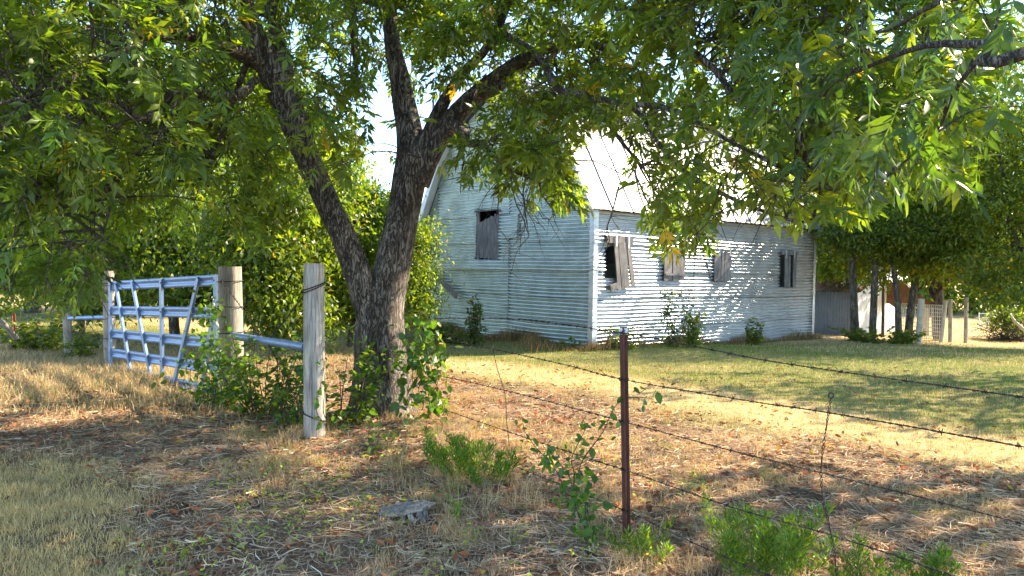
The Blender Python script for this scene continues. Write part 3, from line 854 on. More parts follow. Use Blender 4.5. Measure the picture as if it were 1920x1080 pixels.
# ------------------------------------------------------------------ the big forked pecan
TB = np.array(P(716, 775, 8.1)); TB[2] = float(gz(TB[0], TB[1]))
tree = thing('pecan_tree', tuple(TB), 'large forked pecan tree with rough bark standing in front of the barn', 'tree')
def limb_path(spec):                           # (px, py, depth, width in px)
    return [tuple(P(a, b_, d)) for a, b_, d, w in spec], [w / FOC * d / 2 for a, b_, d, w in spec]
def bark_r(seed, amp=.05):
    r = np.random.default_rng(abs(int(seed))); ph = r.uniform(0, 6, 12)
    def f(t_, a):
        x = 1 + amp * np.sin(2 * a + ph[0] + t_ * 3) + amp * .8 * np.sin(3 * a + ph[1] - t_ * 5) + amp * .35 * np.sin(9 * a + 6 * np.sin(t_ * 9 + ph[2]))
        x = x + amp * .35 * np.sin(17 * a + 5 * np.sin(t_ * 14 + ph[3])) * np.sin(t_ * 70 + 5 * np.sin(a * 3))
        x = x + amp * .9 * np.sin(t_ * 11 + ph[4]) * np.sin(a + ph[5])
        return x
    return f
limb_pts = []; 
def limb(name, spec, sides, n, seed, amp=.05, parent=tree, leafy=True, material=M_bark, flare=None):
    pts, rad = limb_path(spec)
    pp, rr = smooth_path(pts, rad, n)
    mb = MB()
    f0 = bark_r(seed, amp)
    f = f0 if flare is None else (lambda t_, a: f0(t_, a) * (1 + flare * np.exp(-t_ * 9) * (.55 + .45 * np.sin(5 * a + 1.0) * .9)))
    tube(mb, pp, rr, sides, rfun=f)
    if leafy:
        for p_, r_ in zip(pp[::2], rr[::2]): limb_pts.append((p_, r_))
    return obj(name, mb, material, parent, True)
limb('trunk', [(713, 800, 8.1, 118), (713, 775, 8.1, 108), (712, 740, 8.1, 92), (711, 680, 8.1, 84), (711, 620, 8.1, 82), (718, 570, 8.11, 74), (731, 523, 8.12, 64), (745, 460, 8.15, 60), (757, 400, 8.2, 57), (768, 335, 8.25, 60), (774, 290, 8.25, 58),
               (767, 240, 8.3, 46), (758, 195, 8.35, 42), (748, 140, 8.38, 35), (738, 95, 8.4, 30), (733, 50, 8.4, 27), (728, -30, 8.4, 25), (720, -160, 8.5, 20), (712, -320, 8.7, 13), (705, -450, 8.9, 6)], 48, 190, 1, .035, leafy=False, flare=.45)
limb_pts += [(np.array(P(740, y, 8.4)), .08) for y in (50, -30, -100, -200, -300, -400)]
limb('limb', [(708, 640, 8.08, 66), (698, 590, 8.05, 62), (683, 545, 8.0, 56), (668, 505, 7.97, 52), (645, 445, 7.92, 48), (619, 392, 7.9, 46), (598, 345, 7.9, 45), (574, 290, 7.88, 46), (552, 232, 7.85, 50), (530, 180, 7.8, 54), (503, 122, 7.7, 48), (481, 72, 7.6, 36), (462, 20, 7.5, 32), (430, -70, 7.3, 24), (390, -190, 7.0, 15), (350, -300, 6.8, 6)], 40, 130, 2, .04, leafy=False)
limb_pts += [(np.array(P(x, y, 7.2)), .06) for x, y in ((455, 0), (430, -70), (400, -150), (360, -280))]
limb('limb', [(548, 205, 7.85, 38), (532, 130, 7.95, 31), (517, 60, 8.05, 26), (505, -20, 8.2, 22), (480, -150, 8.5, 18), (470, -260, 8.7, 7)], 24, 60, 3)
limb('limb', [(505, 135, 7.7, 34), (470, 108, 7.5, 26), (430, 90, 7.2, 20), (380, 76, 6.9, 17), (330, 68, 6.6, 14), (260, 85, 6.2, 12), (180, 120, 5.9, 10), (90, 170, 5.6, 8), (-20, 200, 5.3, 6), (-160, 260, 5.1, 3)], 16, 80, 4)
limb('limb', [(480, 150, 7.6, 14), (440, 180, 7.1, 20), (330, 175, 6.8, 18), (300, 205, 6.7, 14), (262, 222, 6.5, 12), (215, 190, 6.4, 9), (150, 230, 6.2, 6), (100, 300, 6.0, 4), (60, 380, 5.8, 2.5)], 12, 70, 5)
limb('limb', [(335, 175, 6.8, 12), (300, 260, 6.6, 7), (240, 300, 6.5, 6), (210, 380, 6.3, 4), (185, 470, 6.2, 2.5)], 8, 40, 6)
limb('limb', [(470, 100, 7.6, 14), (440, 180, 7.7, 9), (420, 240, 7.8, 7), (400, 290, 7.9, 6), (390, 350, 8.0, 3)], 8, 40, 7)
limb('limb', [(780, 330, 8.2, 40), (797, 275, 8.15, 34), (818, 218, 8.1, 26), (843, 172, 8.0, 21), (875, 130, 7.9, 18), (905, 100, 7.8, 16), (935, 50, 7.7, 16), (960, -20, 7.5, 14), (985, -120, 7.4, 10), (1000, -240, 7.3, 4)], 24, 70, 8, leafy=True)
limb('limb', [(784, 345, 8.2, 40), (804, 292, 8.15, 42), (832, 245, 8.1, 38), (870, 198, 8.0, 34), (915, 157, 7.9, 28), (955, 126, 7.8, 23), (1000, 100, 7.75, 22), (1050, 84, 7.7, 20), (1100, 82, 7.7, 17), (1150, 88, 7.7, 13), (1220, 60, 7.6, 9), (1300, 20, 7.5, 5)], 28, 100, 9)
limb('limb', [(890, 178, 7.95, 30), (930, 165, 7.9, 26), (968, 130, 7.9, 20), (1000, 118, 7.85, 16), (1030, 110, 7.9, 10), (1080, 60, 8.0, 6)], 16, 50, 10)
limb('limb', [(845, 225, 8.0, 24), (868, 248, 7.9, 24), (876, 268, 7.85, 14), (905, 275, 7.7, 13), (935, 300, 7.6, 12), (960, 318, 7.5, 9), (985, 330, 7.4, 6), (1015, 345, 7.3, 3)], 12, 50, 11)
limb('limb', [(868, 262, 7.9, 16), (862, 290, 7.85, 9), (845, 310, 7.8, 5)], 10, 16, 12, leafy=False)
limb('limb', [(935, 60, 7.7, 14), (985, 88, 7.3, 17), (1020, 120, 7.1, 15), (1047, 166, 6.9, 14), (1100, 178, 6.7, 13), (1168, 194, 6.4, 12), (1240, 200, 6.1, 11), (1300, 225, 5.9, 10), (1360, 260, 5.7, 8), (1420, 292, 5.5, 8), (1480, 322, 5.4, 7), (1520, 345, 5.3, 5), (1570, 360, 5.1, 3)], 12, 90, 13)
limb('limb', [(1178, 196, 6.4, 9), (1205, 220, 6.3, 8), (1232, 265, 6.2, 7), (1270, 310, 6.05, 8), (1320, 345, 5.9, 8), (1380, 375, 5.7, 8), (1430, 395, 5.6, 7), (1495, 416, 5.5, 6), (1515, 412, 5.45, 5), (1545, 410, 5.4, 3)], 10, 80, 14)
limb('limb', [(1180, 20, 6.6, 12), (1250, 65, 6.3, 12), (1290, 90, 6.1, 13), (1340, 130, 5.9, 12), (1375, 180, 5.7, 10), (1410, 205, 5.6, 10), (1455, 245, 5.4, 8), (1500, 290, 5.3, 5), (1530, 330, 5.2, 3)], 10, 80, 15)
limb('limb', [(985, -60, 7.4, 18), (1080, -10, 7.0, 15), (1180, 20, 6.6, 12), (1290, 75, 6.3, 8), (1350, 70, 6.1, 7), (1420, 40, 5.9, 5), (1500, 20, 5.7, 3)], 10, 60, 16)
limb('limb', [(1110, 185, 6.65, 10), (1140, 230, 6.7, 9), (1165, 265, 6.7, 8), (1185, 290, 6.7, 6), (1215, 330, 6.6, 4), (1240, 400, 6.5, 3)], 10, 40, 17)
0 and limb('limb', [(940, 60, 7.7, 22), (1020, 200, 7.5, 5), (1030, 260, 7.4, 4), (1040, 330, 7.3, 3)][1:], 8, 20, 18)
limb('limb', [(732, 10, 8.4, 26), (640, -20, 8.8, 20), (560, -60, 9.4, 14), (480, -100, 10, 8)], 12, 40, 19)
limb('limb', [(665, -20, 8.6, 10), (662, 60, 8.4, 12), (668, 130, 8.3, 8), (672, 170, 8.2, 4)], 8, 24, 20)
# dead twig tufts under the low limb
def twig_tree(mb, p, d, L, r, depth, droop=.15, spread=.7):
    n = 4; pts = [p]; dd = np.array(d, float)
    for i in range(n):
        dd = dd + rng.normal(0, .22, 3) + np.array([0, 0, -droop]); dd /= np.linalg.norm(dd); pts.append(pts[-1] + dd * L / n)
    tube(mb, pts, np.linspace(r, r * .45, n + 1), 4, cap=False)
    if depth:
        for k_ in range(3):
            i = rng.integers(1, n + 1); twig_tree(mb, pts[i], dd + rng.normal(0, spread, 3), L * .6, r * .55, depth - 1, droop, spread)
mb = MB()
for (px, py, d, L) in ((915, 285, 7.6, .45), (940, 310, 7.5, .6), (958, 320, 7.45, .7), (965, 330, 7.4, .55), (1012, 345, 7.3, .4), (870, 300, 7.7, .35), (1160, 350, 6.6, .5), (1190, 300, 6.6, .6), (985, 335, 7.4, .6)):
    twig_tree(mb, np.array(P(px, py, d)), (rng.uniform(-.5, .3), 0, -1), L, .009, 2, .1, .8)
for i in range(60):
    p_, r_ = limb_pts[rng.integers(0, len(limb_pts))]
    twig_tree(mb, p_, rdir(1)[0], rng.uniform(.3, .7), .008, 1)
obj('dead_twigs', mb, M_twig, tree, kind='stuff')

# lower edge of the crown as the photograph shows it, by pixel column
LX = [-400, 0, 90, 180, 215, 300, 400, 470, 560, 620, 660, 700, 740, 790, 850, 900, 960, 1000, 1050, 1110, 1130, 1190, 1225, 1330, 1350, 1430, 1500, 1545, 1600, 1700, 1790, 1850, 2000, 2400]
LY = [590, 585, 560, 575, 480, 430, 410, 480, 410, 400, 330, 320, 320, 325, 325, 345, 375, 390, 410, 405, 335, 365, 470, 470, 385, 400, 430, 400, 420, 390, 370, 330, 330, 330]
def low_edge(x): return np.interp(x, LX, LY)
gaps = [(712, 215, 26, 95), (690, 310, 20, 34), (1125, 295, 50, 66), (1165, 345, 30, 30), (1385, 335, 20, 26), (1490, 345, 26, 24), (1660, 60, 26, 45), (1640, 20, 22, 22), (610, 120, 16, 24), (560, 60, 14, 30), (960, 90, 18, 14), (1090, 40, 16, 14), (1000, 150, 26, 12), (960, 200, 16, 12), (1340, 30, 14, 12), (30, 120, 16, 12), (400, 150, 10, 10), (960, 40, 14, 12), (1180, 100, 16, 12), (1280, 140, 14, 12), (600, 330, 18, 30), (1240, 60, 14, 10)]
keep_bark = [[(715, 700), (724, 600), (740, 520), (760, 400), (774, 300), (765, 230), (755, 130), (748, 80)], [(700, 580), (668, 490), (640, 430), (620, 390)], [(560, 245), (530, 180), (500, 120)], [(790, 300), (838, 240), (872, 195), (930, 150)], [(822, 215), (850, 165)], [(1000, 98), (1080, 84), (1140, 88)], [(1300, 225), (1420, 292), (1480, 322)], [(1270, 310), (1380, 375), (1495, 416)], [(1047, 166), (1168, 194), (1240, 200)], [(1340, 130), (1410, 205), (1455, 245)], [(440, 95), (350, 70)]]
kw_ = [34, 28, 28, 22, 16, 11, 7, 7, 7, 7, 9]
def reject(pos, soft=1.0):
    """true where a leaf would hang in a clearing of the crown or in front of bare bark"""
    px, py, front = proj(pos)
    inside = front & (px > -30) & (px < 1950) & (py > -30) & (py < 1100)
    bad = inside & (py > low_edge(px) - 8)
    for (cx, cy, rx, ry) in gaps: bad |= inside & (((px - cx) / rx) ** 2 + ((py - cy) / ry) ** 2 < 1)
    dep = pos[:, 1]
    for line, w in zip(keep_bark, kw_):
        for (x0, y0), (x1, y1) in zip(line[:-1], line[1:]):
            vx, vy = x1 - x0, y1 - y0; t_ = np.clip(((px - x0) * vx + (py - y0) * vy) / (vx * vx + vy * vy), 0, 1)
            dd = np.hypot(px - x0 - t_ * vx, py - y0 - t_ * vy)
            bad |= inside & (dd < w) & (dep < 8.4) & (rng.random(len(px)) < .93)
    return bad

LP = np.array([p_ for p_, _ in limb_pts])
def nearest(p):
    d = np.linalg.norm(LP - p, axis=1); i = int(np.argmin(d)); return LP[i], d[i]
twigs = MB()
FP, FD, FS = [], [], []
def clump(c, r, nt_, nf, fs=.295, link_to=True, maxlink=3.2):
    dd_ = np.linalg.norm(LP - c, axis=1); base = LP[rng.choice(np.argsort(dd_)[:14])]; dist = float(np.linalg.norm(base - c))
    if link_to:
        if dist > maxlink: return False
        m_ = (base + c) / 2 + np.array([0, 0, .12 * dist]) + rng.normal(0, .06 * dist, 3)
        pp, rr = smooth_path([base, m_, c], [.006 + .0035 * dist, .005 + .0015 * dist, .004], 7)
        tube(twigs, pp, rr, 5, cap=False)
        out = (c - base) / (dist + 1e-6)
    else: out = np.array([0, 0, 0.])
    for k_ in range(nt_):
        d = rdir(1)[0] * .9 + out * .7 + np.array([0, 0, -.15]); d /= np.linalg.norm(d)
        e = c + d * r * rng.uniform(.6, 1.1); e[2] -= .12 * r
        tube(twigs, [c, (c + e) / 2 + np.array([0, 0, .05 * r]), e], [.005, .004, .0025], 3, cap=False)
        for q in range(nf):
            t_ = 1 - q / nf * .75; p_ = c + (e - c) * t_ + np.array([0, 0, .05 * r * (1 - abs(2 * t_ - 1))])
            az = rng.uniform(-1.2, 1.2); dd = d + rdir(1)[0] * .9 + np.array([0, 0, -.18])
            FP.append(p_); FD.append(dd); FS.append(fs * rng.uniform(.75, 1.2))
    return True
def dep_range(px):
    return np.interp(px, [-400, 0, 300, 500, 760, 1000, 1200, 1400, 1600, 1800, 2400], [4.8, 5.0, 5.6, 6.8, 7.2, 6.6, 5.6, 4.8, 4.3, 4.0, 3.6]), \
           np.interp(px, [-400, 0, 300, 500, 760, 1000, 1200, 1400, 1600, 1800, 2400], [8.0, 8.5, 9.5, 10.5, 10.0, 9.6, 9.0, 8.2, 7.0, 6.5, 6.0])
def thin(c):
    x_, y_, f_ = proj(c[None]); x_, y_ = x_[0], y_[0]
    if 230 < x_ < 660 and 250 < y_ < 620: return .62
    if 1580 < x_ < 1800 and y_ > 60: return .5
    return 0.
n_try = 0; made = 0
while made < 640 and n_try < 12000:
    n_try += 1
    px = rng.uniform(-350, 1760); le = low_edge(px)
    py = le - 26 - abs(rng.uniform(0, 1)) * (le + 130)
    a, b_ = dep_range(px); d = rng.uniform(a, b_)
    c = np.array(P(px, py, d))
    if reject(c[None], 1)[0]: continue
    if c[2] < .9 or rng.random() < thin(c): continue
    if clump(c, rng.uniform(.30, .5), rng.integers(4, 7), 4): made += 1
# crown above and behind the frame
for i in range(190):
    v = rdir(1)[0] * rng.uniform(.45, 1) ** (1 / 3) * np.array([5.4, 4.6, 4.2]); c = np.array([TB[0] + .6, 8.3, 7.6]) + v
    x_, y_, f_ = proj(c[None])
    if y_[0] > -60 and f_[0]: continue
    if clump(c, .6, 6, 3, .42, True, 4.5): pass
FP = np.array(FP); FD = np.array(FD); FS = np.array(FS)
bad = reject(FP + FD / np.linalg.norm(FD, axis=1)[:, None] * (FS * .5)[:, None])
FP, FD, FS = FP[~bad], FD[~bad], FS[~bad]
cols_ = leaf_cols(len(FP))
qx, qy, qf = proj(FP); vis = qf & (qx > -40) & (qx < 1960) & (qy > -60) & (qy < 1000)
big = np.argsort(np.where(vis, FP[:, 1], 99))[:300]
rest = np.ones(len(FP), bool); rest[big] = False
mbv = MB(); put_fronds(mbv, FR_MID, FP[rest & vis], FD[rest & vis], FS[rest & vis], cols_[rest & vis])
if (rest & ~vis).sum(): put_fronds(mbv, FR_LOW, FP[rest & ~vis], FD[rest & ~vis], FS[rest & ~vis] * 1.15, cols_[rest & ~vis])
obj('crown', mbv, M_leaf, tree, kind='stuff')
obj('twigs', twigs, M_twig, tree, kind='stuff')
# the nearest leaves are single parts
def leaf_meshes(tpls, nm, material, shades):
    out = []
    for (tv, tf, tb) in tpls:
        for sh in shades:
            mb = MB(); mb.add(tv, tf, np.array(sh)[None] * tb[:, None]); out.append(mb.mesh(nm, material, True))
    return out
SH = [(.10, .165, .03), (.08, .145, .03), (.13, .195, .03), (.08, .14, .045)]
LM = leaf_meshes(FR_MID, 'leaf', M_leafobj, SH)
def leaf_objs(meshes, pos, dirs, size, parent, upj=.4):
    Rm = frames(dirs, None, upj)
    for i in range(len(pos)):
        o = bpy.data.objects.new('leaf', meshes[rng.integers(0, len(meshes))]); C.objects.link(o); o.parent = parent
        M4 = Matrix(Rm[i].tolist()).to_4x4(); M4 = Matrix.Translation(Vector(pos[i]) - parent.location) @ M4 @ Matrix.Scale(float(size[i]), 4)
        o.matrix_local = M4
leaf_objs(LM, FP[big], FD[big], FS[big], tree)
print('main fronds', len(FP), 'clumps', made, 'tries', n_try)

# ------------------------------------------------------------------ the near branch at the upper right (its tree stands outside the frame)
T2 = gp(5.2, .6)
tree2 = thing('pecan_tree', tuple(T2), 'pecan whose big dark near leaves hang into the upper right corner', 'tree')
def wlimb(name, pts, rad, sides, n, seed, parent, material=M_bark, amp=.05):
    pp, rr = smooth_path(pts, rad, n); mb = MB(); tube(mb, pp, rr, sides, rfun=bark_r(seed, amp)); obj(name, mb, material, parent, True); return pp
wlimb('trunk', [T2 - Vector((0, 0, .2)), T2 + Vector((-.05, 0, 1.5)), T2 + Vector((.1, .1, 3.2)), T2 + Vector((.2, .1, 6)), T2 + Vector((.3, 0, 9))], [.34, .27, .23, .16, .05], 24, 50, 30, tree2)
b1 = wlimb('limb', [T2 + Vector((.05, .05, 2.6)), Vector((4.2, 1.2, 3.25)), Vector(P(2050, 60, 2.2)), Vector(P(1860, 82, 2.5)), Vector(P(1740, 85, 2.8)), Vector(P(1640, 120, 3.2)), Vector(P(1560, 160, 3.7)), Vector(P(1480, 240, 4.2))], [.09, .06, .022, .016, .012, .009, .007, .004], 8, 80, 31, tree2, M_twig)
b2 = wlimb('limb', [Vector((4.2, 1.2, 3.25)), Vector(P(2150, -60, 2.4)), Vector(P(1900, -30, 2.9)), Vector(P(1750, 10, 3.3)), Vector(P(1650, 60, 3.8)), Vector(P(1560, 30, 4.3))], [.05, .03, .02, .012, .008, .004], 8, 60, 32, tree2, M_twig)
b3 = wlimb('limb', [Vector(P(1860, 82, 2.5)), Vector(P(1790, 170, 2.7)), Vector(P(1760, 240, 2.9)), Vector(P(1700, 300, 3.1)), Vector(P(1640, 350, 3.3))], [.010, .008, .006, .005, .003], 6, 40, 33, tree2, M_twig)
NPs, NDs, NSs = [], [], []
nt2 = MB()
def near_cluster(px, py, d, nn, size=.29, spread=.18, down=.8):
    c = np.array(P(px, py, d))
    allb = np.vstack([b1, b2, b3]); i = np.argmin(np.linalg.norm(allb - c, axis=1)); bs = allb[i]
    m_ = (bs + c) / 2 + np.array([0, 0, .05]); pp, rr = smooth_path([bs, m_, c], [.005, .004, .003], 6); tube(nt2, pp, rr, 5, cap=False)
    for q in range(nn):
        d_ = rdir(1)[0] * .9 + np.array([0, 0, -down]); NPs.append(c + rng.normal(0, spread * .3, 3)); NDs.append(d_); NSs.append(size * rng.uniform(.6, 1.1))
for (px, py, d, nn) in ((1740, 60, 2.8, 2), (1880, 10, 2.4, 2), (1890, 110, 2.5, 2), (1830, 140, 2.6, 2), (1690, 200, 2.9, 2), (1770, 210, 2.8, 2), (1620, 20, 3.3, 3),
                        (1570, 90, 3.2, 5), (1500, 60, 3.4, 6), (1560, 180, 3.3, 5), (1620, 260, 3.0, 5), (1700, 270, 2.9, 4), (1560, 260, 3.5, 6), (1490, 160, 3.7, 6), (1700, 330, 3.3, 4), (1640, 330, 3.4, 5),
                        (1600, 350, 3.7, 5), (1660, 300, 3.2, 3), (1500, 290, 4.0, 6), (1440, 120, 4.0, 6), (1740, 300, 3.6, 4), (1540, 350, 4.1, 5), (1860, 60, 3.2, 5), (1800, 20, 3.0, 5), (1750, -10, 3.3, 5), (1680, 10, 3.6, 5),
                        (1450, 20, 4.2, 7), (1400, 80, 4.4, 7), (1590, 30, 4.2, 5), (1910, 200, 3.0, 3), (1540, 130, 4.4, 6), (1440, 210, 4.5, 6), (1620, 130, 4.2, 5)):
    near_cluster(px, py, d, nn)
NPs = np.array(NPs); NDs = np.array(NDs); NSs = np.array(NSs)
cx_, cy_, cf_ = proj(NPs + NDs * .2)
NSs = NSs * np.where(NPs[:, 1] > 3.2, .92, 1.0)
ok = ~((cx_ > 1600) & (cx_ < 1680) & (cy_ < 110) & (rng.random(len(cx_)) < .6)) & (cy_ < 400)
SH2 = [(.045, .095, .032), (.06, .12, .032), (.08, .14, .03), (.12, .18, .03), (.06, .11, .055)]
LM2 = leaf_meshes(FR_HI, 'leaf', M_leafbig, SH2)
leaf_objs(LM2, NPs[ok], NDs[ok], NSs[ok], tree2, .3)
obj('twigs', nt2, M_twig, tree2, kind='stuff')

def cloud_tree(parent, blobs, nleaf, size, cols, dens_surface=.5, droop=.5, nm='crown', tpl=None, material=None, gapf=None):
    """leaves spread in clumps through the given ellipsoids (cx,cy,cz, rx,ry,rz)"""
    W_ = np.array([b_[3] * b_[4] * b_[5] for b_ in blobs]) ** (2 / 3); W_ = W_ / W_.sum()
    pos = []; 
    for (cx, cy, cz, rx, ry, rz), w in zip(blobs, W_):
        nc = max(int(nleaf * w / 26), 3)
        cc = rdir(nc) * (rng.uniform(.25, 1, (nc, 1)) ** dens_surface) * (1 + .20 * rng.normal(0, 1, (nc, 1))) * np.array([rx, ry, rz]) + np.array([cx, cy, cz])
        k_ = rng.integers(0, nc, int(nleaf * w)); rr = (.16 + .05 * min(rx, rz)) * rng.uniform(.6, 1.4, nc)[k_]
        q = rng.normal(0, 1, (len(k_), 3)) * rr[:, None] * np.array([1, 1, .62]); pos.append(cc[k_] + q)
    pos = np.vstack(pos); pos = pos[pos[:, 2] > gz(pos[:, 0], pos[:, 1]) + .04]
    if gapf is not None: pos = pos[~gapf(pos)]
    n = len(pos); d = rdir(n, -1, .4); d[:, 2] -= droop * .6
    if tpl is None:
        tv = np.array([[0, 0, 0], [.45, .21, .03], [.45, -.21, .03], [1, 0, -.16]]); tf = np.array([[0, 2, 1], [1, 2, 3]])
    else: tv, tf = tpl
    mb = MB(); scatter(mb, tv, tf, frames(d, None, .7), size * rng.uniform(.7, 1.3, n), pos, cols(n))
    obj(nm, mb, material or M_leaf, parent, kind='stuff')
    return n
def stems(parent, base, tips, r0, seed, material=M_bark, nm='trunk'):
    mb = MB()
    for i, tp in enumerate(tips):
        b0 = np.array(base) if i == 0 else np.array(base) + (np.array(tips[0]) - np.array(base)) * rng.uniform(.25, .6)
        tp = np.array(tp); m_ = (b0 + tp) / 2 + rng.normal(0, .05, 3) * np.linalg.norm(tp - b0)
        r = r0 if i == 0 else r0 * .5
        pp, rr = smooth_path([b0 - (np.array([0, 0, .15]) if i == 0 else 0), m_, tp], [r, r * .75, r * .25], 18)
        mb2 = MB(); tube(mb2, pp, rr, 12, rfun=bark_r(seed + i, .06)); obj(nm if i == 0 else 'limb', mb2, material, parent, True)
# crown of tree2; two unseen pecans added to shade verge and yard
def shade_gap(pos):
    x_, y_, f_ = proj(pos); return f_ & (x_ > -50) & (x_ < 1970) & (y_ > -60) & (y_ < 1200)
cl = lambda n: leaf_cols(n, (.085, .145, .028))
cloud_tree(tree2, [(5.4, .8, 6.6, 3.6, 3.0, 2.6), (4.2, -1.2, 5.6, 2.4, 2.2, 1.6), (7.2, 1.5, 5.4, 2.2, 2.4, 1.8)], 9000, .24, cl, gapf=shade_gap)
for (x, y, h_, bl_, label, nl) in ((9.8, 7.6, 7.0, [(8.8, 7.2, 5.4, 2.5, 2.2, 1.6), (5.2, 7.2, 6.3, 2.4, 2.0, 1.2), (2.6, 6.2, 7.0, 2.4, 2.0, 1.2), (6.5, 4.6, 6.2, 2.2, 2, 1.2)], 'unseen pecan tree added outside the frame to shade the litter by the fence', 6000),
                              (13.0, 13.2, 7.5, [(12.2, 12.8, 5.2, 2.3, 2.3, 1.7), (14.5, 13.5, 6.0, 2.6, 2.2, 1.8), (11.5, 14.6, 6.4, 2.0, 2.0, 1.2)], 'unseen pecan tree added beyond the right edge to shade the green yard', 3000)):
    b0 = gp(x, y); t = thing('pecan_tree', tuple(b0), label, 'tree')
    stems(t, b0, [(b_[0], b_[1], b_[2]) for b_ in bl_], .26, int(80 + x))
    cloud_tree(t, bl_, nl, .24, cl, gapf=shade_gap)

# ------------------------------------------------------------------ background trees and bushes
LIT = lambda n: leaf_cols(n, (.14, .21, .03), .2)  # sunlight on the background leaves put into these brighter greens
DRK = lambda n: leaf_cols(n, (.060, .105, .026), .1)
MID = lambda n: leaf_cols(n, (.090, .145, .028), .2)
def bgtree(name, label, px, d, blobs_px, nleaf, size, cols, tr=.15, group=None, cat='tree', tips=None, material=M_bark, base_px=None, lean=0):
    """blobs in (px, py, ddepth, rx_m, rz_m)"""
    b0 = G(px, d); t = thing(name, tuple(b0), label, cat, group)
    bl = []
    for (x, y, dd, rx, rz) in blobs_px:
        p = P(x, y, d + dd); bl.append((p.x, p.y, p.z, rx, rx * .85, rz))
    cloud_tree(t, bl, nleaf, size, cols)
    tp = [(b_[0] + rng.uniform(-.2, .2), b_[1], b_[2] + .3 * b_[5]) for b_ in bl]
    stems(t, b0, tp[:4] if tips is None else tips, tr, int(px + d), material)
    return t
# left, behind the gate
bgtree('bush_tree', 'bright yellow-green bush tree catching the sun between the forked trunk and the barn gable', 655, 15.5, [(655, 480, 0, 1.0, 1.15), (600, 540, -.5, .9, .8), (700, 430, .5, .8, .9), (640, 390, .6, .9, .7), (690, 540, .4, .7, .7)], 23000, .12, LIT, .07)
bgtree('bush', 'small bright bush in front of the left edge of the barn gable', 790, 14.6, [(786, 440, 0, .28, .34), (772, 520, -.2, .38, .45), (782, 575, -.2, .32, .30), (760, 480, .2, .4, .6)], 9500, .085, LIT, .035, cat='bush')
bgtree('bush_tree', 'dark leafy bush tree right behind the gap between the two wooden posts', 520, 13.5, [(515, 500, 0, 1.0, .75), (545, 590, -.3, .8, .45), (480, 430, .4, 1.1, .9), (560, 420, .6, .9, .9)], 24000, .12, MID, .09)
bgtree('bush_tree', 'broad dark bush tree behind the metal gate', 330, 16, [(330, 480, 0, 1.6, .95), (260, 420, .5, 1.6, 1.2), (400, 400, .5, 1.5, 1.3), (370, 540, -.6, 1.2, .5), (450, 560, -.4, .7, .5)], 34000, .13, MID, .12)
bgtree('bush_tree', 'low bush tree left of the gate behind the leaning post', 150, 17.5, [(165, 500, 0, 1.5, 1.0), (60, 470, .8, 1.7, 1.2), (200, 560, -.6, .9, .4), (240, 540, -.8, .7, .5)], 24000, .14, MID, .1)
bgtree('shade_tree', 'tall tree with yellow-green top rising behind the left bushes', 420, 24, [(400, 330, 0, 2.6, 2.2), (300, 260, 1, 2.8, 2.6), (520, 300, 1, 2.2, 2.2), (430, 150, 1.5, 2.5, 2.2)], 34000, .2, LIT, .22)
bgtree('shade_tree', 'tall leafy tree closing the view at the far left edge', 60, 24, [(80, 360, 0, 3.0, 2.6), (-60, 300, 1, 3.0, 3.0), (180, 250, 1, 2.8, 2.4), (40, 120, 2, 3, 2.6)], 32000, .22, MID, .25)
bgtree('shade_tree', 'sunlit tree behind the fork of the big pecan', 640, 29, [(620, 430, 0, 2.2, 2.2), (560, 330, 0, 2.4, 2.4), (660, 400, 1, 1.6, 1.9)], 20000, .2, LIT, .2)
for i, (px, d, r) in enumerate(((-160, 38, 4.5), (90, 42, 4.5), (330, 44, 4.5), (560, 46, 4.2), (760, 50, 3.6))):
    bgtree('far_tree', ['far tree at the left end of the distant tree line', 'far tree second along the distant line behind the leaning post', 'far tree of the distant line behind the gate', 'far tree of the distant line behind the two posts', 'far tree of the distant line behind the big trunk'][i], px, d,
           [(px, 500, 0, r, r * .6), (px - 60, 440, 1, r, r * .7), (px + 70, 450, 1, r, r * .7), (px + 20, 545, -2, r * .9, r * .28)], 9000, .42, LIT, .3, 'distant tree line')
# right: crown masses behind the yard
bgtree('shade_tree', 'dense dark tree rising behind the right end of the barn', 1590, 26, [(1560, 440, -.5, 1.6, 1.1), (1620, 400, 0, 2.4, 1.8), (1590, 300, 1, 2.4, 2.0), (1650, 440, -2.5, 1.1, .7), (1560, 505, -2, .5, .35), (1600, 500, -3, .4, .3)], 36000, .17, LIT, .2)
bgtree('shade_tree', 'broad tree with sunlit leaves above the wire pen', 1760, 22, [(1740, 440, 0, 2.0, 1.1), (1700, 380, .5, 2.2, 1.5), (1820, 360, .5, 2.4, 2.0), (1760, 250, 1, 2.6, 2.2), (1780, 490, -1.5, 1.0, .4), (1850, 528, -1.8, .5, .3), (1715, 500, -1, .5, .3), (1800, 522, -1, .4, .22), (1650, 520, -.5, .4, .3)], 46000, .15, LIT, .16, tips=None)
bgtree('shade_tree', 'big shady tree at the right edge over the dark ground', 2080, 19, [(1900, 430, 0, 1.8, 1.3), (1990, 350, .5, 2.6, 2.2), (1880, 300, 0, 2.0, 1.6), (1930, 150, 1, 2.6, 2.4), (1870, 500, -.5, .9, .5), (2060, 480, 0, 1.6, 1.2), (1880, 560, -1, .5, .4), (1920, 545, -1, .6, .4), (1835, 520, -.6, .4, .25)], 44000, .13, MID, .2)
bgtree('shade_tree', 'tall tree far behind the barn roof at the right', 1430, 36, [(1480, 300, 0, 3.2, 2.6), (1380, 240, 1, 2.6, 2.2), (1600, 180, 1, 3.4, 3.2)], 22000, .26, LIT, .3)
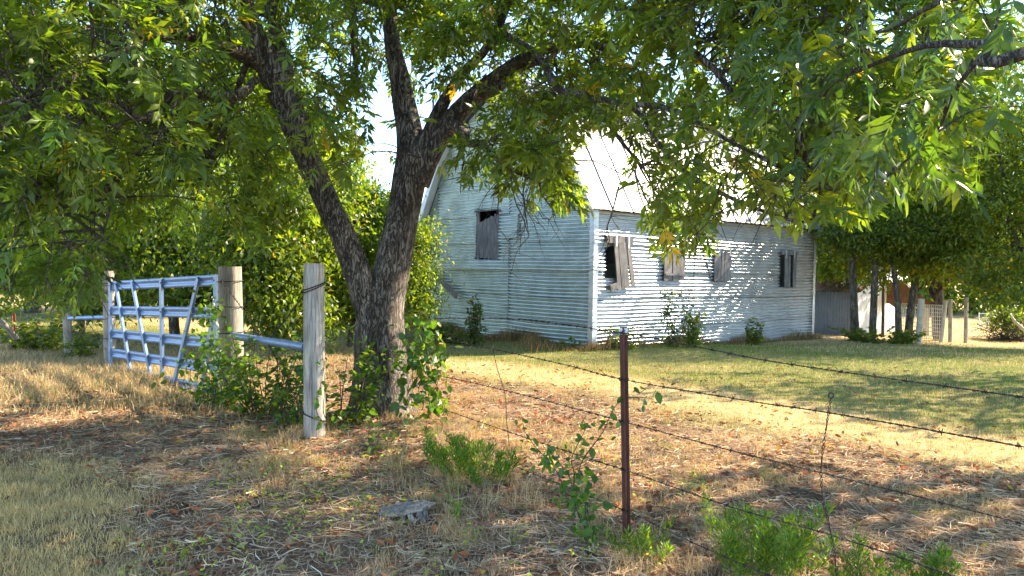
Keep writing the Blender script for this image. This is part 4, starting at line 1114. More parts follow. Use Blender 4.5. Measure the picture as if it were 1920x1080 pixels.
for i, (px, d, r) in enumerate(((1500, 48, 4.5), (1660, 44, 4.2), (1820, 40, 4.0), (1960, 42, 4.2), (2140, 38, 4.5))):
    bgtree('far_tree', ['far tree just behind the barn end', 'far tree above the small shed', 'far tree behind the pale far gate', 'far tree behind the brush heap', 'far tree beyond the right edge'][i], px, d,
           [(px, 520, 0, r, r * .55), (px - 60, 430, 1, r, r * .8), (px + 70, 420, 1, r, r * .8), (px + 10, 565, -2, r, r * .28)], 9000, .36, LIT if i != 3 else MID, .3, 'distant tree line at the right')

# trunks standing before the small shed
def trunk_tree(specs, label, crown, group='slim trees beside the small shed', material=M_bark2, n=5000, cols=MID):
    d0 = specs[0][2]; b0 = G(specs[0][0], d0); t = thing('slim_tree', tuple(b0), label, 'tree', group)
    pts, rad = limb_path(specs); pts[0] = tuple(np.array(pts[0]) * [1, 1, 0] + np.array([0, 0, b0[2] - .1]))
    pp, rr = smooth_path(pts, rad, 40); mb = MB(); tube(mb, pp, rr, 14, rfun=bark_r(int(specs[0][0]), .06)); obj('trunk', mb, material, t, True)
    if crown: cloud_tree(t, [(*P(x, y, d), rx, rx, rz) for (x, y, d, rx, rz) in crown], n, .12, cols)
    return t
trunk_tree([(1604, 630, 21.5, 17), (1602, 590, 21.5, 14), (1600, 545, 21.5, 13), (1598, 500, 21.5, 13), (1597, 440, 21.6, 9)], 'thick pale dead trunk at the corner of the small shed', [(1590, 435, 21.5, .8, .5)])
trunk_tree([(1636, 632, 21, 13), (1637, 590, 21, 13), (1639, 540, 21, 12), (1642, 490, 21, 9), (1645, 420, 21, 6)], 'straight slim trunk before the white shed wall', [(1640, 450, 21, 1.0, .5), (1670, 465, 21.3, .8, .4)], n=8000)
trunk_tree([(1655, 624, 23, 6), (1656, 580, 23, 5), (1656, 530, 23, 4), (1660, 480, 23, 3)], 'thinnest grey stem in front of the white shed wall', None)
trunk_tree([(1686, 626, 20.8, 14), (1684, 590, 20.8, 12), (1681, 545, 20.8, 11), (1676, 500, 20.8, 9), (1670, 440, 21, 6)], 'trunk at the right edge of the white shed wall', [(1690, 455, 20.8, 1.0, .5), (1660, 430, 21, 1.1, .6)], n=9000)
t_ = trunk_tree([(1702, 618, 21, 14), (1707, 590, 21, 13), (1713, 550, 21, 13), (1716, 520, 21, 11), (1712, 470, 21.2, 8)], 'dark trunk leaning right with a pale forked limb', [(1740, 465, 21, 1.2, .45), (1790, 460, 21, 1.1, .5)], n=10000)
pts, rad = limb_path([(1716, 550, 21, 7), (1732, 536, 21, 6), (1752, 522, 21, 5), (1775, 505, 21, 3)]); mb = MB(); pp, rr = smooth_path(pts, rad, 20); tube(mb, pp, rr, 8); obj('limb', mb, M_bark2, t_, True)

# ------------------------------------------------------------------ small shed
DS = 23.5
SC = np.array(P(1602, 624, DS)); SC[2] = 0; base_z = float(gz(SC[0], SC[1])) - .02
shed = thing('small_shed', (SC[0], SC[1], base_z), 'low shed with dull blue-grey front, white side wall and rusty tin roof beyond the barn', 'shed')
zt = P(1600, 545, DS).z
def vwall(name, p0, p1, z0, z1a, z1b, material, nrm, pitch=.09, amp=.012):
    L = np.linalg.norm(p1 - p0); n = int(L / pitch * 4); V = []
    for i in range(n + 1):
        q = i / n; p = p0 + (p1 - p0) * q + nrm * amp * math.sin(i * math.pi / 2)
        V += [[p[0], p[1], z0], [p[0], p[1], z1a + (z1b - z1a) * q]]
    mb = MB(); mb.add(V, [[2 * i, 2 * i + 2, 2 * i + 3, 2 * i + 1] for i in range(n)]); return obj(name, mb, material, shed)
for i in range(6):
    vwall('sheet', SC + VW * (i * .66 + .003), SC + VW * ((i + 1) * .66), base_z - .1, zt, zt, M_greytin, NG)
vt = P(1640, 528, DS).z
def WS(px, s_max=8):
    lo, hi = 0, s_max
    for _ in range(40):
        m_ = (lo + hi) / 2
        if proj([SC + UW * m_ + np.array([0, 0, 1.])])[0][0] < px: lo = m_
        else: hi = m_
    return lo
sl_ = WS(1683)
for i in range(4):
    a = sl_ * i / 4; b_ = sl_ * (i + 1) / 4
    vwall('sheet', SC + UW * (a + .002), SC + UW * b_, base_z - .1, zt + .10 + .5 * min(a, sl_ - a * 0), zt + .1 + .5 * b_, M_whitetin, NR, .2, .004)
# rusty roof, low slope rising away from the grey wall
rz0 = zt - .02
for i in range(7):
    s0 = -.25 + i * .66; s1 = s0 + .67; V = []
    nn = 29
    for j in range(nn):
        s = s0 + (s1 - s0) * j / (nn - 1); h = .012 * math.sin(j * math.pi / 2)
        for u, z in ((-.22, rz0 - .03), (2.6, rz0 + 1.0)):
            V.append(SC + VW * s + UW * u + np.array([0, 0, z + h]))
    mb = MB(); mb.add(V, [[2 * j, 2 * j + 1, 2 * j + 3, 2 * j + 2] for j in range(nn - 1)]); obj('roof_sheet', mb, M_rustroof, shed)
# open lean-to on the far side
q0 = np.array(P(1684, 536, DS + 1.2)); q1 = np.array(P(1742, 577, DS + .4))
for k_ in range(5):
    off = VW * k_ * .5
    mb = MB(); dv = (q1 - q0) / 2; sd_ = np.array([0, 0, 1.0]); box(mb, (q0 + q1) / 2 + off, dv, VW * .03, sd_ * .07)
    obj('rafter', mb, M_whitewood if k_ == 0 else M_brown, shed)
for k_ in range(9):
    a = q0 + (q1 - q0) * k_ / 9; b_ = q0 + (q1 - q0) * (k_ + .9) / 9
    mb = MB(); box(mb, (a + b_) / 2 + VW * 1.1 + np.array([0, 0, .09]), (b_ - a) / 2, VW * 1.25, np.array([0, 0, .015])); obj('roof_board', mb, M_brown, shed)
for k_, s in ((0, 0), (1, 2.0)):
    p = q1 + VW * s; g_ = float(gz(p[0], p[1])); mb = MB(); box(mb, np.array([p[0] - .1, p[1], (g_ + p[2]) / 2]), (.07, 0, 0), (0, .07, 0), (0, 0, (p[2] - g_) / 2)); obj('corner_post', mb, M_whitewood, shed)
mb = MB(); pa_ = SC + UW * sl_; box(mb, np.array([pa_[0], pa_[1], (base_z + zt + 1) / 2]) + VW * 1.6 + UW * .1, VW * 1.4, UW * .02, np.array([0, 0, (zt + 1 - base_z) / 2])); obj('inner_wall', mb, M_dark, shed)

# wire pen panel, posts, far gate
def simple_post(px_t, py_t, px_b, py_b, d, wpx, label, material=M_post):
    return post('pen_post', px_t, py_t, px_b, py_b, d, wpx, label, 'post', material, 0, 'old posts of the pen beyond the barn', sides=14)
simple_post(1728, 560, 1722, 632, 20.2, 11, 'sunlit broad pale post before the lean-to roof', M_whitewood)
simple_post(1751, 558, 1751, 612, 23.5, 6, 'post with a knobbed top behind the wire panel')
simple_post(1773, 563, 1765, 622, 21, 7, 'pale post leaning right at the end of the wire panel', M_whitewood)
simple_post(1782, 561, 1782, 623, 21.2, 7, 'straight pale post right of the leaning one')
simple_post(1812, 558, 1811, 624, 21, 7, 'rightmost grey post of the pen, standing alone')
pen = thing('wire_panel', tuple(G(1752, 22)), 'pale welded wire stock panel between the lean-to post and the leaning post', 'wire panel')
pa = np.array(P(1690, 614, 22.5)); pb = np.array(P(1769, 621, 21.3)); pa[2] = float(gz(pa[0], pa[1])); pb[2] = float(gz(pb[0], pb[1]))
Hh = 1.0
for k_ in range(10):
    z = .06 + Hh * k_ / 9; mb = MB(); tube(mb, [pa + [0, 0, z], pb + [0, 0, z]], [.009, .009], 4); obj('rod', mb, M_whitemetal, pen)
nv = 22
for k_ in range(nv):
    p = pa + (pb - pa) * k_ / (nv - 1); mb = MB(); tube(mb, [p + [0, 0, .05], p + [0, 0, Hh + .06]], [.008, .008], 4); obj('rod', mb, M_whitemetal, pen)
fg = thing('far_gate', tuple(G(1862, 27)), 'pale pipe gate with a diagonal brace far away at the right', 'gate')
a0_ = np.array(P(1833, 613, 27)); a1_ = np.array(P(1884, 613, 27)); zg = float(gz(a0_[0], a0_[1]))
for (y0, y1) in ((588, 588), (596, 596), (603, 603), (609, 609)):
    mb = MB(); tube(mb, [P(1836, y0, 27), P(1882, y1, 27)], [.02, .02], 6); obj('rail', mb, M_whitemetal, fg)
mb = MB(); tube(mb, [P(1842, 610, 26.95), P(1873, 590, 26.95)], [.02, .02], 6); obj('diagonal_brace', mb, M_whitemetal, fg)
for x in (1836, 1882): mb = MB(); tube(mb, [P(x, 586, 27), P(x, 613, 27)], [.022, .022], 6); obj('stile', mb, M_whitemetal, fg)
t = thing('pen_post', tuple(G(1885, 27)), 'dark slanting post by the far pale gate', 'post', 'old posts of the pen beyond the barn')
mb = MB(); tube(mb, [G(1884, 26.8) - Vector((0, 0, .1)), P(1886, 585, 26.8)], [.08, .07], 8); obj('timber', mb, M_board, t)
# brush heap with a fallen limb
bh = thing('brush_heap', tuple(G(1900, 23)), 'dark brush heap with a pale fallen limb at the right edge', 'brush heap')
mb = MB()
for k_ in range(90):
    p = G(1890 + rng.uniform(-16, 40), 23 + rng.uniform(-.6, .6)); twig_tree(mb, np.array(p), (rng.normal(0, .8), rng.normal(0, .4), rng.uniform(.2, 1)), rng.uniform(.4, 1.0), .015, 1, .1)
obj('dead_branches', mb, M_twig, bh, kind='stuff')
mb = MB(); pp, rr = smooth_path([P(1893, 588, 22.6), P(1905, 605, 22.3), P(1925, 622, 22)], [.03, .045, .05], 14); tube(mb, pp, rr, 8); obj('fallen_limb', mb, M_whitewood, bh, True)
cloud_tree(bh, [(*P(1895, 600, 23), .5, .4, .45), (*P(1880, 590, 23.4), .5, .4, .3)], 1600, .12, DRK, nm='dead_leaves')
# orange steel post and dry log at the far left
t = thing('steel_post', tuple(G(27, 13.5)), 'orange rusted steel post at the far left among dry grass', 'post')
mb = MB(); g_ = G(28, 13.5); p1 = P(25, 588, 13.5); 
for (ox, oy, w1, w2) in ((0, 0, .035, .006), (0, -.02, .005, .022)):
    box(mb, (np.array(g_) + np.array(p1)) / 2 + np.array([ox, oy, 0]), (w1, 0, 0), (0, w2, 0), (np.array(p1) - np.array(g_)) / 2)
obj('post_section', mb, M_orange, t)
t = thing('fallen_branch', tuple(G(26, 12.6)), 'grey fallen branch sloping down beside the orange post', 'branch')
mb = MB(); pp, rr = smooth_path([P(-30, 585, 12.4), P(5, 605, 12.6), P(30, 634, 12.9)], [.03, .045, .05], 20); tube(mb, pp, rr, 10, rfun=bark_r(5)); obj('wood', mb, M_post2, t, True)

# ------------------------------------------------------------------ vines, weeds, saplings
def ovate(hi=True):
    return leaflet(1.0, .62, .25, .05, (0, .16, .4, .7, 1) if hi else (0, .35, 1))
OV_HI, OV_LO = ovate(True), ovate(False)
VINE = lambda n: leaf_cols(n, (.065, .145, .028), .08, .22)
def leafy(mb, tpl, pos, dirs, size, cols, upj=.6):
    scatter(mb, tpl[0], tpl[1], frames(dirs, None, upj), size, pos, cols)
def vine(name, label, cat, paths, nper, size, spread, cols=VINE, tpl=None, single=0, group=None):
    """leaves along climbing stems given as world points"""
    t = thing(name, tuple(paths[0][0]), label, cat, group); st = MB(); Ls = []; Ds = []
    for pth in paths:
        pp, _ = smooth_path([tuple(q) for q in pth], np.zeros(len(pth)), 30); pp = pp + np.stack([wob(pp[:, 2] * 3 + pp[:, 0], pp[:, 1], 3) * .03] * 3, 1)
        tube(st, pp, np.linspace(.005, .0018, 30), 5, cap=False)
        k_ = rng.integers(0, 30, nper); Ls.append(pp[k_] + rng.normal(0, spread, (nper, 3))); d = rdir(nper); d[:, 1] -= .5; d[:, 2] -= .4; Ds.append(d)
    Ls = np.vstack(Ls); Ds = np.vstack(Ds); n = len(Ls); ok_ = Ls[:, 2] > gz(Ls[:, 0], Ls[:, 1]) + .02; Ls, Ds = Ls[ok_], Ds[ok_]; n = len(Ls)
    sz = size * rng.uniform(.55, 1.25, n); cc = cols(n)
    # petioles
    tpl = tpl or OV_HI
    if single:
        ms = []
        for sh in ((.07, .15, .03), (.05, .125, .03), (.095, .18, .03)):
            m0 = MB(); m0.add(tpl[0], tpl[1], np.array(sh)); ms.append(m0.mesh('leaf', M_leaf, True))
        kk = min(single, n); leaf_objs(ms, Ls[:kk], Ds[:kk], sz[:kk], t, .6); Ls, Ds, sz, cc = Ls[kk:], Ds[kk:], sz[kk:], cc[kk:]
    if len(Ls): lm = MB(); leafy(lm, tpl, Ls, Ds, sz, cc); obj('foliage', lm, M_leaf, t, kind='stuff')
    obj('stem', st, M_twig, t, kind='stuff')
    return t
def PP(lst, d): return [P(x, y, d) if len(q) == 0 else P(x, y, q[0]) for x, y, *q in lst]
vine('climbing_vine', 'dark green broad-leaved vine hanging on the right side of the big trunk', 'vine',
     [PP([(790, 770), (785, 700), (770, 640), (785, 600)], 7.6), PP([(800, 775), (800, 700), (795, 640), (790, 598)], 7.6), PP([(760, 770), (770, 700), (755, 660)], 7.55), PP([(810, 760), (822, 690), (815, 640)], 7.7), PP([(785, 600), (800, 650), (805, 720)], 7.65)], 62, .105, .085, single=150)
vine('climbing_vine', 'small vine leaves on the left side of the big trunk', 'vine', [PP([(690, 770), (680, 710), (690, 650), (678, 618)], 7.6), PP([(672, 760), (690, 700), (700, 680)], 7.55)], 26, .10, .05, single=50)
vine('climbing_vine', 'vine with ragged leaves over the right end of the gate and the thick post', 'vine',
     [PP([(425, 745), (412, 690), (400, 640), (408, 590)], 8.4), PP([(440, 750), (440, 700), (425, 650)], 8.35), PP([(400, 740), (385, 700), (372, 665), (385, 640)], 8.5), PP([(460, 740), (455, 690), (470, 660)], 8.4), PP([(395, 690), (360, 690), (350, 720)], 8.6), PP([(408, 600), (398, 570), (392, 560)], 8.6)], 75, .085, .10, single=180)
vine('creeping_vine', 'few green and reddish vine leaves on the lower right of the tall grey post', 'vine', [PP([(608, 800), (600, 750), (603, 715), (606, 700)], 6.75), PP([(615, 790), (612, 740), (605, 660)], 6.8)], 11, .07, .025, single=22)
vine('wild_vine', 'ovate-leaved vine climbing toward the rusty steel post from the left', 'vine',
     [PP([(1110, 1000, 4.6), (1060, 930, 4.6), (1020, 860, 4.7), (985, 805, 4.9)], 0), PP([(1110, 990, 4.5), (1090, 880, 4.5), (1130, 810, 4.45), (1155, 760, 4.4), (1200, 740, 4.35), (1230, 742, 4.3)], 0), PP([(1070, 940, 4.6), (1075, 860, 4.6), (1100, 800, 4.6)], 0), PP([(1100, 1000, 4.5), (1060, 900, 4.55), (1030, 830, 4.6)], 0), PP([(1120, 1010, 4.4), (1100, 960, 4.4), (1090, 930, 4.4)], 0)], 44, .064, .04, single=220)
vine('seedling_patch', 'pale green vine seedlings on the ground in front of the big trunk', 'seedlings', [PP([(690, 850, 6.6), (700, 800, 6.7), (715, 790, 6.8)], 0), PP([(730, 850, 6.5), (745, 815, 6.6), (770, 805, 6.7)], 0), PP([(650, 800, 7.0), (640, 790, 7.0), (630, 780, 7.1)], 0), PP([(690, 850, 6.4), (710, 830, 6.4), (712, 800, 6.5)], 0)], 20, .062, .05, cols=lambda n: leaf_cols(n, (.12, .22, .03), .2), single=40)
vine('seedling', 'small green seedling right of the big trunk in the litter', 'seedlings', [PP([(828, 780, 7.6), (830, 765, 7.6), (834, 750, 7.6)], 0)], 14, .09, .04)
M_stalk = leaf_mat('green_stalk', .1, .6)
def feathery(name, label, cat, px, d, w, h_, nst, nleaf, size, cols):
    b0 = G(px, d); t = thing(name, tuple(b0), label, cat); st = MB(); Ls = []; Ds = []
    nst = max(nst // 2, 3); per = int(nleaf * 1.5 / nst)
    for k_ in range(nst):
        a = rng.uniform(0, 6.28); r0 = w * .32 * math.sqrt(rng.random()); hh_ = h_ * rng.uniform(.5, 1.05)
        s = np.array(b0) + np.array([math.cos(a), math.sin(a) * .8, 0]) * r0; s[2] = float(gz(s[0], s[1])) - .01
        e = s + np.array([math.cos(a) * r0 * .9 + rng.normal(0, .03), math.sin(a) * r0 * .9 + rng.normal(0, .03), hh_])
        m_ = (s + e) / 2 + rng.normal(0, .02, 3); pp, _ = smooth_path([s, m_, e], [1, 1, 1], 16)
        tube(st, pp, np.linspace(.0022, .0008, 16), 4, (.11, .17, .04), cap=False)
        q = rng.uniform(.18, 1, per) ** .8; base = pp[(q * 15).astype(int)]
        d_ = rdir(per, -.1, .9); off_ = (.02 + .22 * hh_ * (1.08 - q)) * rng.uniform(.1, 1, per)
        c_ = base + d_ * off_[:, None]; c_[:, 2] += off_ * .5
        Ls.append(c_); Ds.append(d_ + np.array([0, 0, .9]))
        for kk in rng.integers(0, per, 14):
            tube(st, [base[kk], c_[kk]], [.001, .0006], 3, (.12, .2, .04), cap=False)
    Ls = np.vstack(Ls); Ds = np.vstack(Ds); mb = MB(); leafy(mb, leaflet(1.0, .20, .12, .02, (0, .4, 1)), Ls, Ds, size * .74 * rng.uniform(.5, 1.4, len(Ls)), cols(len(Ls)), .5)
    obj('foliage', mb, M_leaf, t, kind='stuff'); obj('stem', st, M_stalk, t, kind='stuff'); return t
def shrubby(name, label, cat, px, d, w, h_, nst, nleaf, size, cols=MID, tpl=None, group=None, material=M_twig, py_base=None):
    if name == 'feathery_weed': return feathery(name, label, cat, px, d, w, h_, nst, nleaf, size, cols)
    b0 = G(px, d); t = thing(name, tuple(b0), label, cat, group); st = MB(); Ls = []; Ds = []
    for k_ in range(nst):
        a = rng.uniform(0, 6.28); s = np.array(b0) + np.array([math.cos(a), math.sin(a) * .6, 0]) * w * .25 * rng.random(); hh_ = h_ * rng.uniform(.55, 1)
        e = s + np.array([math.cos(a) * w * .5 * rng.random(), math.sin(a) * w * .3 * rng.random(), hh_]); s[2] = float(gz(s[0], s[1])) - .02
        m_ = (s + e) / 2 + rng.normal(0, .04 * h_, 3); pp, _ = smooth_path([s, m_, e], [1, 1, 1], 14); tube(st, pp, np.linspace(.006, .002, 14) * (1 + h_ * .4), 4, cap=False)
        nl = nleaf // nst; q = rng.uniform(.12, 1, nl); ii_ = (q * 13).astype(int); d_ = rdir(nl, -.3, .6)
        Ls.append(pp[ii_] + d_ * rng.uniform(.0, .14 * h_ * (1.15 - q[:, None]) + .015)); Ds.append(d_ + [0, 0, -.15])
    Ls = np.vstack(Ls); Ds = np.vstack(Ds); ok_ = Ls[:, 2] > gz(Ls[:, 0], Ls[:, 1]) + .01; Ls, Ds = Ls[ok_], Ds[ok_]
    mb = MB(); leafy(mb, tpl or OV_LO, Ls, Ds, size * rng.uniform(.6, 1.3, len(Ls)), cols(len(Ls))); obj('foliage', mb, M_leaf, t, kind='stuff'); obj('stem', st, material, t, kind='stuff'); return t
NARROW = leaflet(1.0, .16, .15, .02, (0, .4, 1))
GRN = lambda n: leaf_cols(n, (.075, .17, .03), .15, .4)
# shade brush between the posts and under the gate
shrubby('undergrowth_bush', 'tangled green undergrowth between the thick post and the tall grey post', 'bush', 505, 7.9, 1.3, .95, 22, 1050, .085, VINE)
shrubby('undergrowth_bush', 'green undergrowth at the foot of the tall grey post, left side', 'bush', 550, 7.2, .6, .55, 11, 300, .075, VINE)
shrubby('undergrowth_bush', 'leafy undergrowth between the tall grey post and the trunk', 'bush', 640, 7.5, .9, .85, 13, 480, .085, VINE)
shrubby('undergrowth_bush', 'low green growth just left of the thick post', 'bush', 400, 8.3, .8, .4, 12, 420, .075, VINE)
shrubby('undergrowth_bush', 'dark weeds behind the leaning post at the left', 'bush', 80, 13.4, 1.6, .8, 20, 1100, .10, MID)
shrubby('undergrowth_bush', 'weeds at the foot of the leaning post', 'bush', 152, 12.6, .7, .5, 10, 360, .09, MID)
# feathery weeds
shrubby('feathery_weed', 'feathery bright green weed patch left of centre under the wires', 'weed', 905, 5.6, .62, .34, 40, 3000, .05, GRN, NARROW)
shrubby('feathery_weed', 'thin feathery weeds before the seedlings, left of the biggest patch', 'weed', 845, 6.0, .5, .30, 18, 1000, .05, GRN, NARROW)
shrubby('feathery_weed', 'bushy feathery green weed at the bottom under the fourth wire', 'weed', 1432, 3.75, .62, .46, 46, 5200, .042, GRN, NARROW)
shrubby('feathery_weed', 'feathery weed with a tall tip beside the wire stay at the bottom edge', 'weed', 1530, 3.35, .4, .22, 16, 1000, .04, GRN, NARROW)
shrubby('feathery_weed', 'feathery green weed in the bottom right corner region', 'weed', 1690, 3.55, .5, .34, 26, 2200, .042, GRN, NARROW)
shrubby('feathery_weed', 'small feathery weeds right of the steel post foot', 'weed', 1215, 4.1, .35, .22, 14, 700, .045, GRN, NARROW)
shrubby('feathery_weed', 'single small weed sprig right of the stump', 'weed', 855, 4.7, .1, .16, 5, 160, .04, GRN, NARROW)
# saplings by the barn
shrubby('sapling', 'tall thin sapling growing against the barn gable', 'sapling', 885, 16.6, .55, 1.35, 7, 760, .085, DRK, NARROW if False else OV_LO)
shrubby('sapling', 'leafy low growth at the foot of the gable, left of the sapling', 'sapling', 850, 17.0, .9, .5, 10, 420, .09, MID)
shrubby('sapling', 'pair of tall saplings against the long barn wall under the second shutter', 'sapling', 1262, 16.6, .6, 1.45, 6, 420, .10, DRK)
shrubby('sapling', 'bushy sapling right of the tall pair by the long barn wall', 'sapling', 1300, 16.7, .7, .95, 9, 560, .10, MID)
shrubby('sapling', 'small sapling near the right part of the long barn wall', 'sapling', 1418, 18.2, .5, .8, 7, 360, .10, MID)
shrubby('sapling', 'low weeds at the near corner of the barn, right side', 'sapling', 1165, 15.9, .9, .55, 9, 300, .08, MID)
shrubby('sapling', 'tiny weeds at the gable foot near the corner', 'sapling', 1055, 15.7, .6, .3, 6, 140, .08, MID)
shrubby('undergrowth_bush', 'weeds in front of the small shed and slim trunks', 'bush', 1665, 20.3, 2.6, .45, 26, 1200, .11, MID)
shrubby('undergrowth_bush', 'ragged weeds at the shed corner', 'bush', 1615, 21.0, 1.2, .4, 12, 420, .10, MID)

# ------------------------------------------------------------------ stump
sp_ = G(765, 4.85); sp_.z -= .012; stump = thing('tree_stump', tuple(sp_), 'low grey weathered stump lying in the litter at bottom centre', 'stump')
NA = 64; a = np.linspace(0, 2 * math.pi, NA, endpoint=False)
edge = 1 + .07 * np.sin(3 * a + 1) + .05 * np.sin(7 * a + 2) + .05 * np.sin(13 * a) + .03 * np.sin(29 * a)
mb = MB(); V = []
for rr_, z_ in ((.55, .058), (.95, .062), (1.0, .070), (.97, .080), (.8, .084), (.55, .082), (.3, .084), (.06, .080)):
    z_ = z_ + .010 * np.sin(17 * a) * (.3 < rr_ < .98) * rr_ * .5 + .03 * np.cos(a - .2) * rr_
    V.append(np.stack([sp_.x + .175 * rr_ * edge * np.cos(a), sp_.y + .11 * rr_ * edge * np.sin(a), sp_.z + z_], 1))
V = np.vstack(V); F = [[i * NA + j, i * NA + (j + 1) % NA, (i + 1) * NA + (j + 1) % NA, (i + 1) * NA + j] for i in range(7) for j in range(NA)]
mb.add(V, F)
obj('stump_top', mb, wood_mat('stump_wood', (.05, .04, .032), (.26, .215, .17), (.48, .42, .35), 1.0, 30), stump)
for k_ in range(15):
    an = k_ / 15 * 2 * math.pi + rng.uniform(-.1, .1); c_ = np.array([sp_.x + .125 * math.cos(an), sp_.y + .08 * math.sin(an), sp_.z + .06 + .02 * math.cos(an)]); e_ = c_ + np.array([math.cos(an) * rng.uniform(.02, .07), math.sin(an) * rng.uniform(.01, .05), -.12])
    if rng.random() < .2: continue
    mb = MB(); tube(mb, [c_, (c_ + e_) / 2 + rng.normal(0, .006, 3), e_], [.016, .020, rng.uniform(.02, .034)], 7, rfun=lambda t_, q_: 1 + .25 * np.sin(q_ * 3 + k_)); obj('root', mb, M_post if k_ % 3 == 0 else M_board, stump)
# stones / bits
for (px, py, d, r) in ((1575, 905, 3.35, .03), ):
    pass

# ------------------------------------------------------------------ grass, litter
def in_view(x, y, margin=250):
    q = np.stack([x, y, gz(x, y)], 1); px, py, f = proj(q); return f & (px > -margin) & (px < 1920 + margin) & (py < 1080 + margin)
def blades(mb, x, y, h_, w, lean, cols_, seg=2):
    n = len(x); z = gz(x, y); a = rng.uniform(0, 2 * math.pi, n); b_ = rng.uniform(0, 2 * math.pi, n)
    base = np.stack([x, y, z - .005], 1); sd_ = np.stack([np.cos(a), np.sin(a), 0 * a], 1) * (w / 2)[:, None]
    ln = np.stack([np.cos(b_), np.sin(b_), 0 * b_], 1) * lean[:, None]
    up = np.array([0, 0, 1.0])
    c = np.sqrt(np.clip(1 - lean ** 2, .02, 1))
    m1 = base + (ln * .35 + up * (c * .62)[:, None]) * h_[:, None]
    tp = base + (ln * 1.0 + up * (c)[:, None]) * h_[:, None]
    if seg == 2:
        V = np.stack([base - sd_, base + sd_, m1 - sd_ * .8, m1 + sd_ * .8, tp], 1); T_f = np.array([[0, 1, 3], [0, 3, 2], [2, 3, 4]])
    else:
        V = np.stack([base - sd_, base + sd_, tp], 1); T_f = np.array([[0, 1, 2]])
    k_ = V.shape[1]; F = (T_f[None] + (np.arange(n) * k_)[:, None, None]).reshape(-1, 3)
    mb.add(V.reshape(-1, 3), F, np.repeat(cols_, k_, axis=0))
def pick(n, x0, x1, y0, y1, dens):
    x = rng.uniform(x0, x1, n); y = rng.uniform(y0, y1, n); k_ = rng.random(n) < dens(x, y); x, y = x[k_], y[k_]
    k_ = in_view(x, y); return x[k_], y[k_]
def mixcols(n, a, b_, var=.2):
    w = rng.random(n)[:, None]; return np.clip((np.array(a) * w + np.array(b_) * (1 - w)) * np.exp(rng.normal(0, var, (n, 1))), 0, 1)
STRAW = ((.46, .37, .22), (.34, .25, .15)); GREENY = ((.15, .22, .06), (.30, .31, .13))
# 1 dry turf at the near left
mb = MB(); x, y = pick(260000, -5.6, -.6, 3.4, 7.0, lambda x, y: zones(x, y)[1] * (.35 + .65 * (wob(x, y, 5, 6, 4) > -.1)))
g_ = wob(x, y, 2.2, 6, 8) + rng.normal(0, .5, len(x)) > 1.0
cc = np.where(g_[:, None], mixcols(len(x), (.22, .24, .08), (.36, .33, .14)), mixcols(len(x), (.84, .64, .32), (.56, .42, .22)))
blades(mb, x, y, rng.uniform(.02, .075, len(x)), rng.uniform(.002, .0042, len(x)), rng.uniform(.2, .95, len(x)), cc)
obj('dry_turf', mb, M_grass, None, kind='stuff', label='pale dry turf in the bottom left corner', category='grass')
# 2 tall dry grass at the left in front of the gate
mb = MB(); x, y = pick(150000, -10, -1.5, 6.0, 16.0, lambda x, y: zones(x, y)[2] * (.3 + .7 * (wob(x, y, 3, 6, 4) > -.2)))
cc = np.where((rng.random(len(x)) < .16)[:, None], mixcols(len(x), *GREENY), mixcols(len(x), (.66, .52, .31), (.42, .30, .19)))
blades(mb, x, y, rng.uniform(.04, .17, len(x)), rng.uniform(.003, .007, len(x)), rng.uniform(.2, .9, len(x)), cc)
obj('dry_grass', mb, M_grass, None, kind='stuff', label='tall dry straw-coloured grass at the left before the gate', category='grass')
# 3 flattened straw and tufts in the litter zone
def litd(x, y):
    l_, r_, d_ = zones(x, y); return (1 - l_) * (1 - r_) * (1 - .8 * d_)
mb = MB(); x, y = pick(330000, -9, 6, 3.0, 11.5, lambda x, y: litd(x, y) * (.35 + .65 * sstep(-.6, .5, wob(x, y, 3.4, 6, 6))) * sstep(13, 4, y))
n = len(x); h_ = rng.uniform(.04, .20, n)
cc = mixcols(n, (.80, .62, .44), (.36, .23, .15), .3)
# lying straws: nearly flat thin strips
a = rng.uniform(0, 2 * math.pi, n) * .55 + wob(x, y, .8, 5, 1) * 2; L = h_; z0 = gz(x, y) + rng.uniform(.002, .03, n); tl = rng.normal(0, .12, n)
dx = np.stack([np.cos(a), np.sin(a), tl], 1); sx = np.stack([-np.sin(a), np.cos(a), rng.normal(0, .5, n)], 1) * rng.uniform(.0012, .0030, n)[:, None]
c0_ = np.stack([x, y, z0], 1); bend_ = np.stack([-np.sin(a), np.cos(a), 0 * a + .3], 1) * (rng.normal(0, .10, n) * L)[:, None]
V = np.stack([c0_ - dx * L[:, None] / 2 - sx, c0_ - dx * L[:, None] / 2 + sx, c0_ + bend_ - sx, c0_ + bend_ + sx, c0_ + dx * L[:, None] / 2], 1)
V[..., 2] = np.maximum(V[..., 2], gz(V[..., 0], V[..., 1]) + .003)
F = (np.array([[0, 1, 3], [0, 3, 2], [2, 3, 4]])[None] + (np.arange(n) * 5)[:, None, None]).reshape(-1, 3)
mb.add(V.reshape(-1, 3), F, np.repeat(cc, 5, axis=0)); obj('fallen_straw', mb, M_grass, None, kind='stuff', label='brown and grey flattened straw covering the near verge', category='straw')
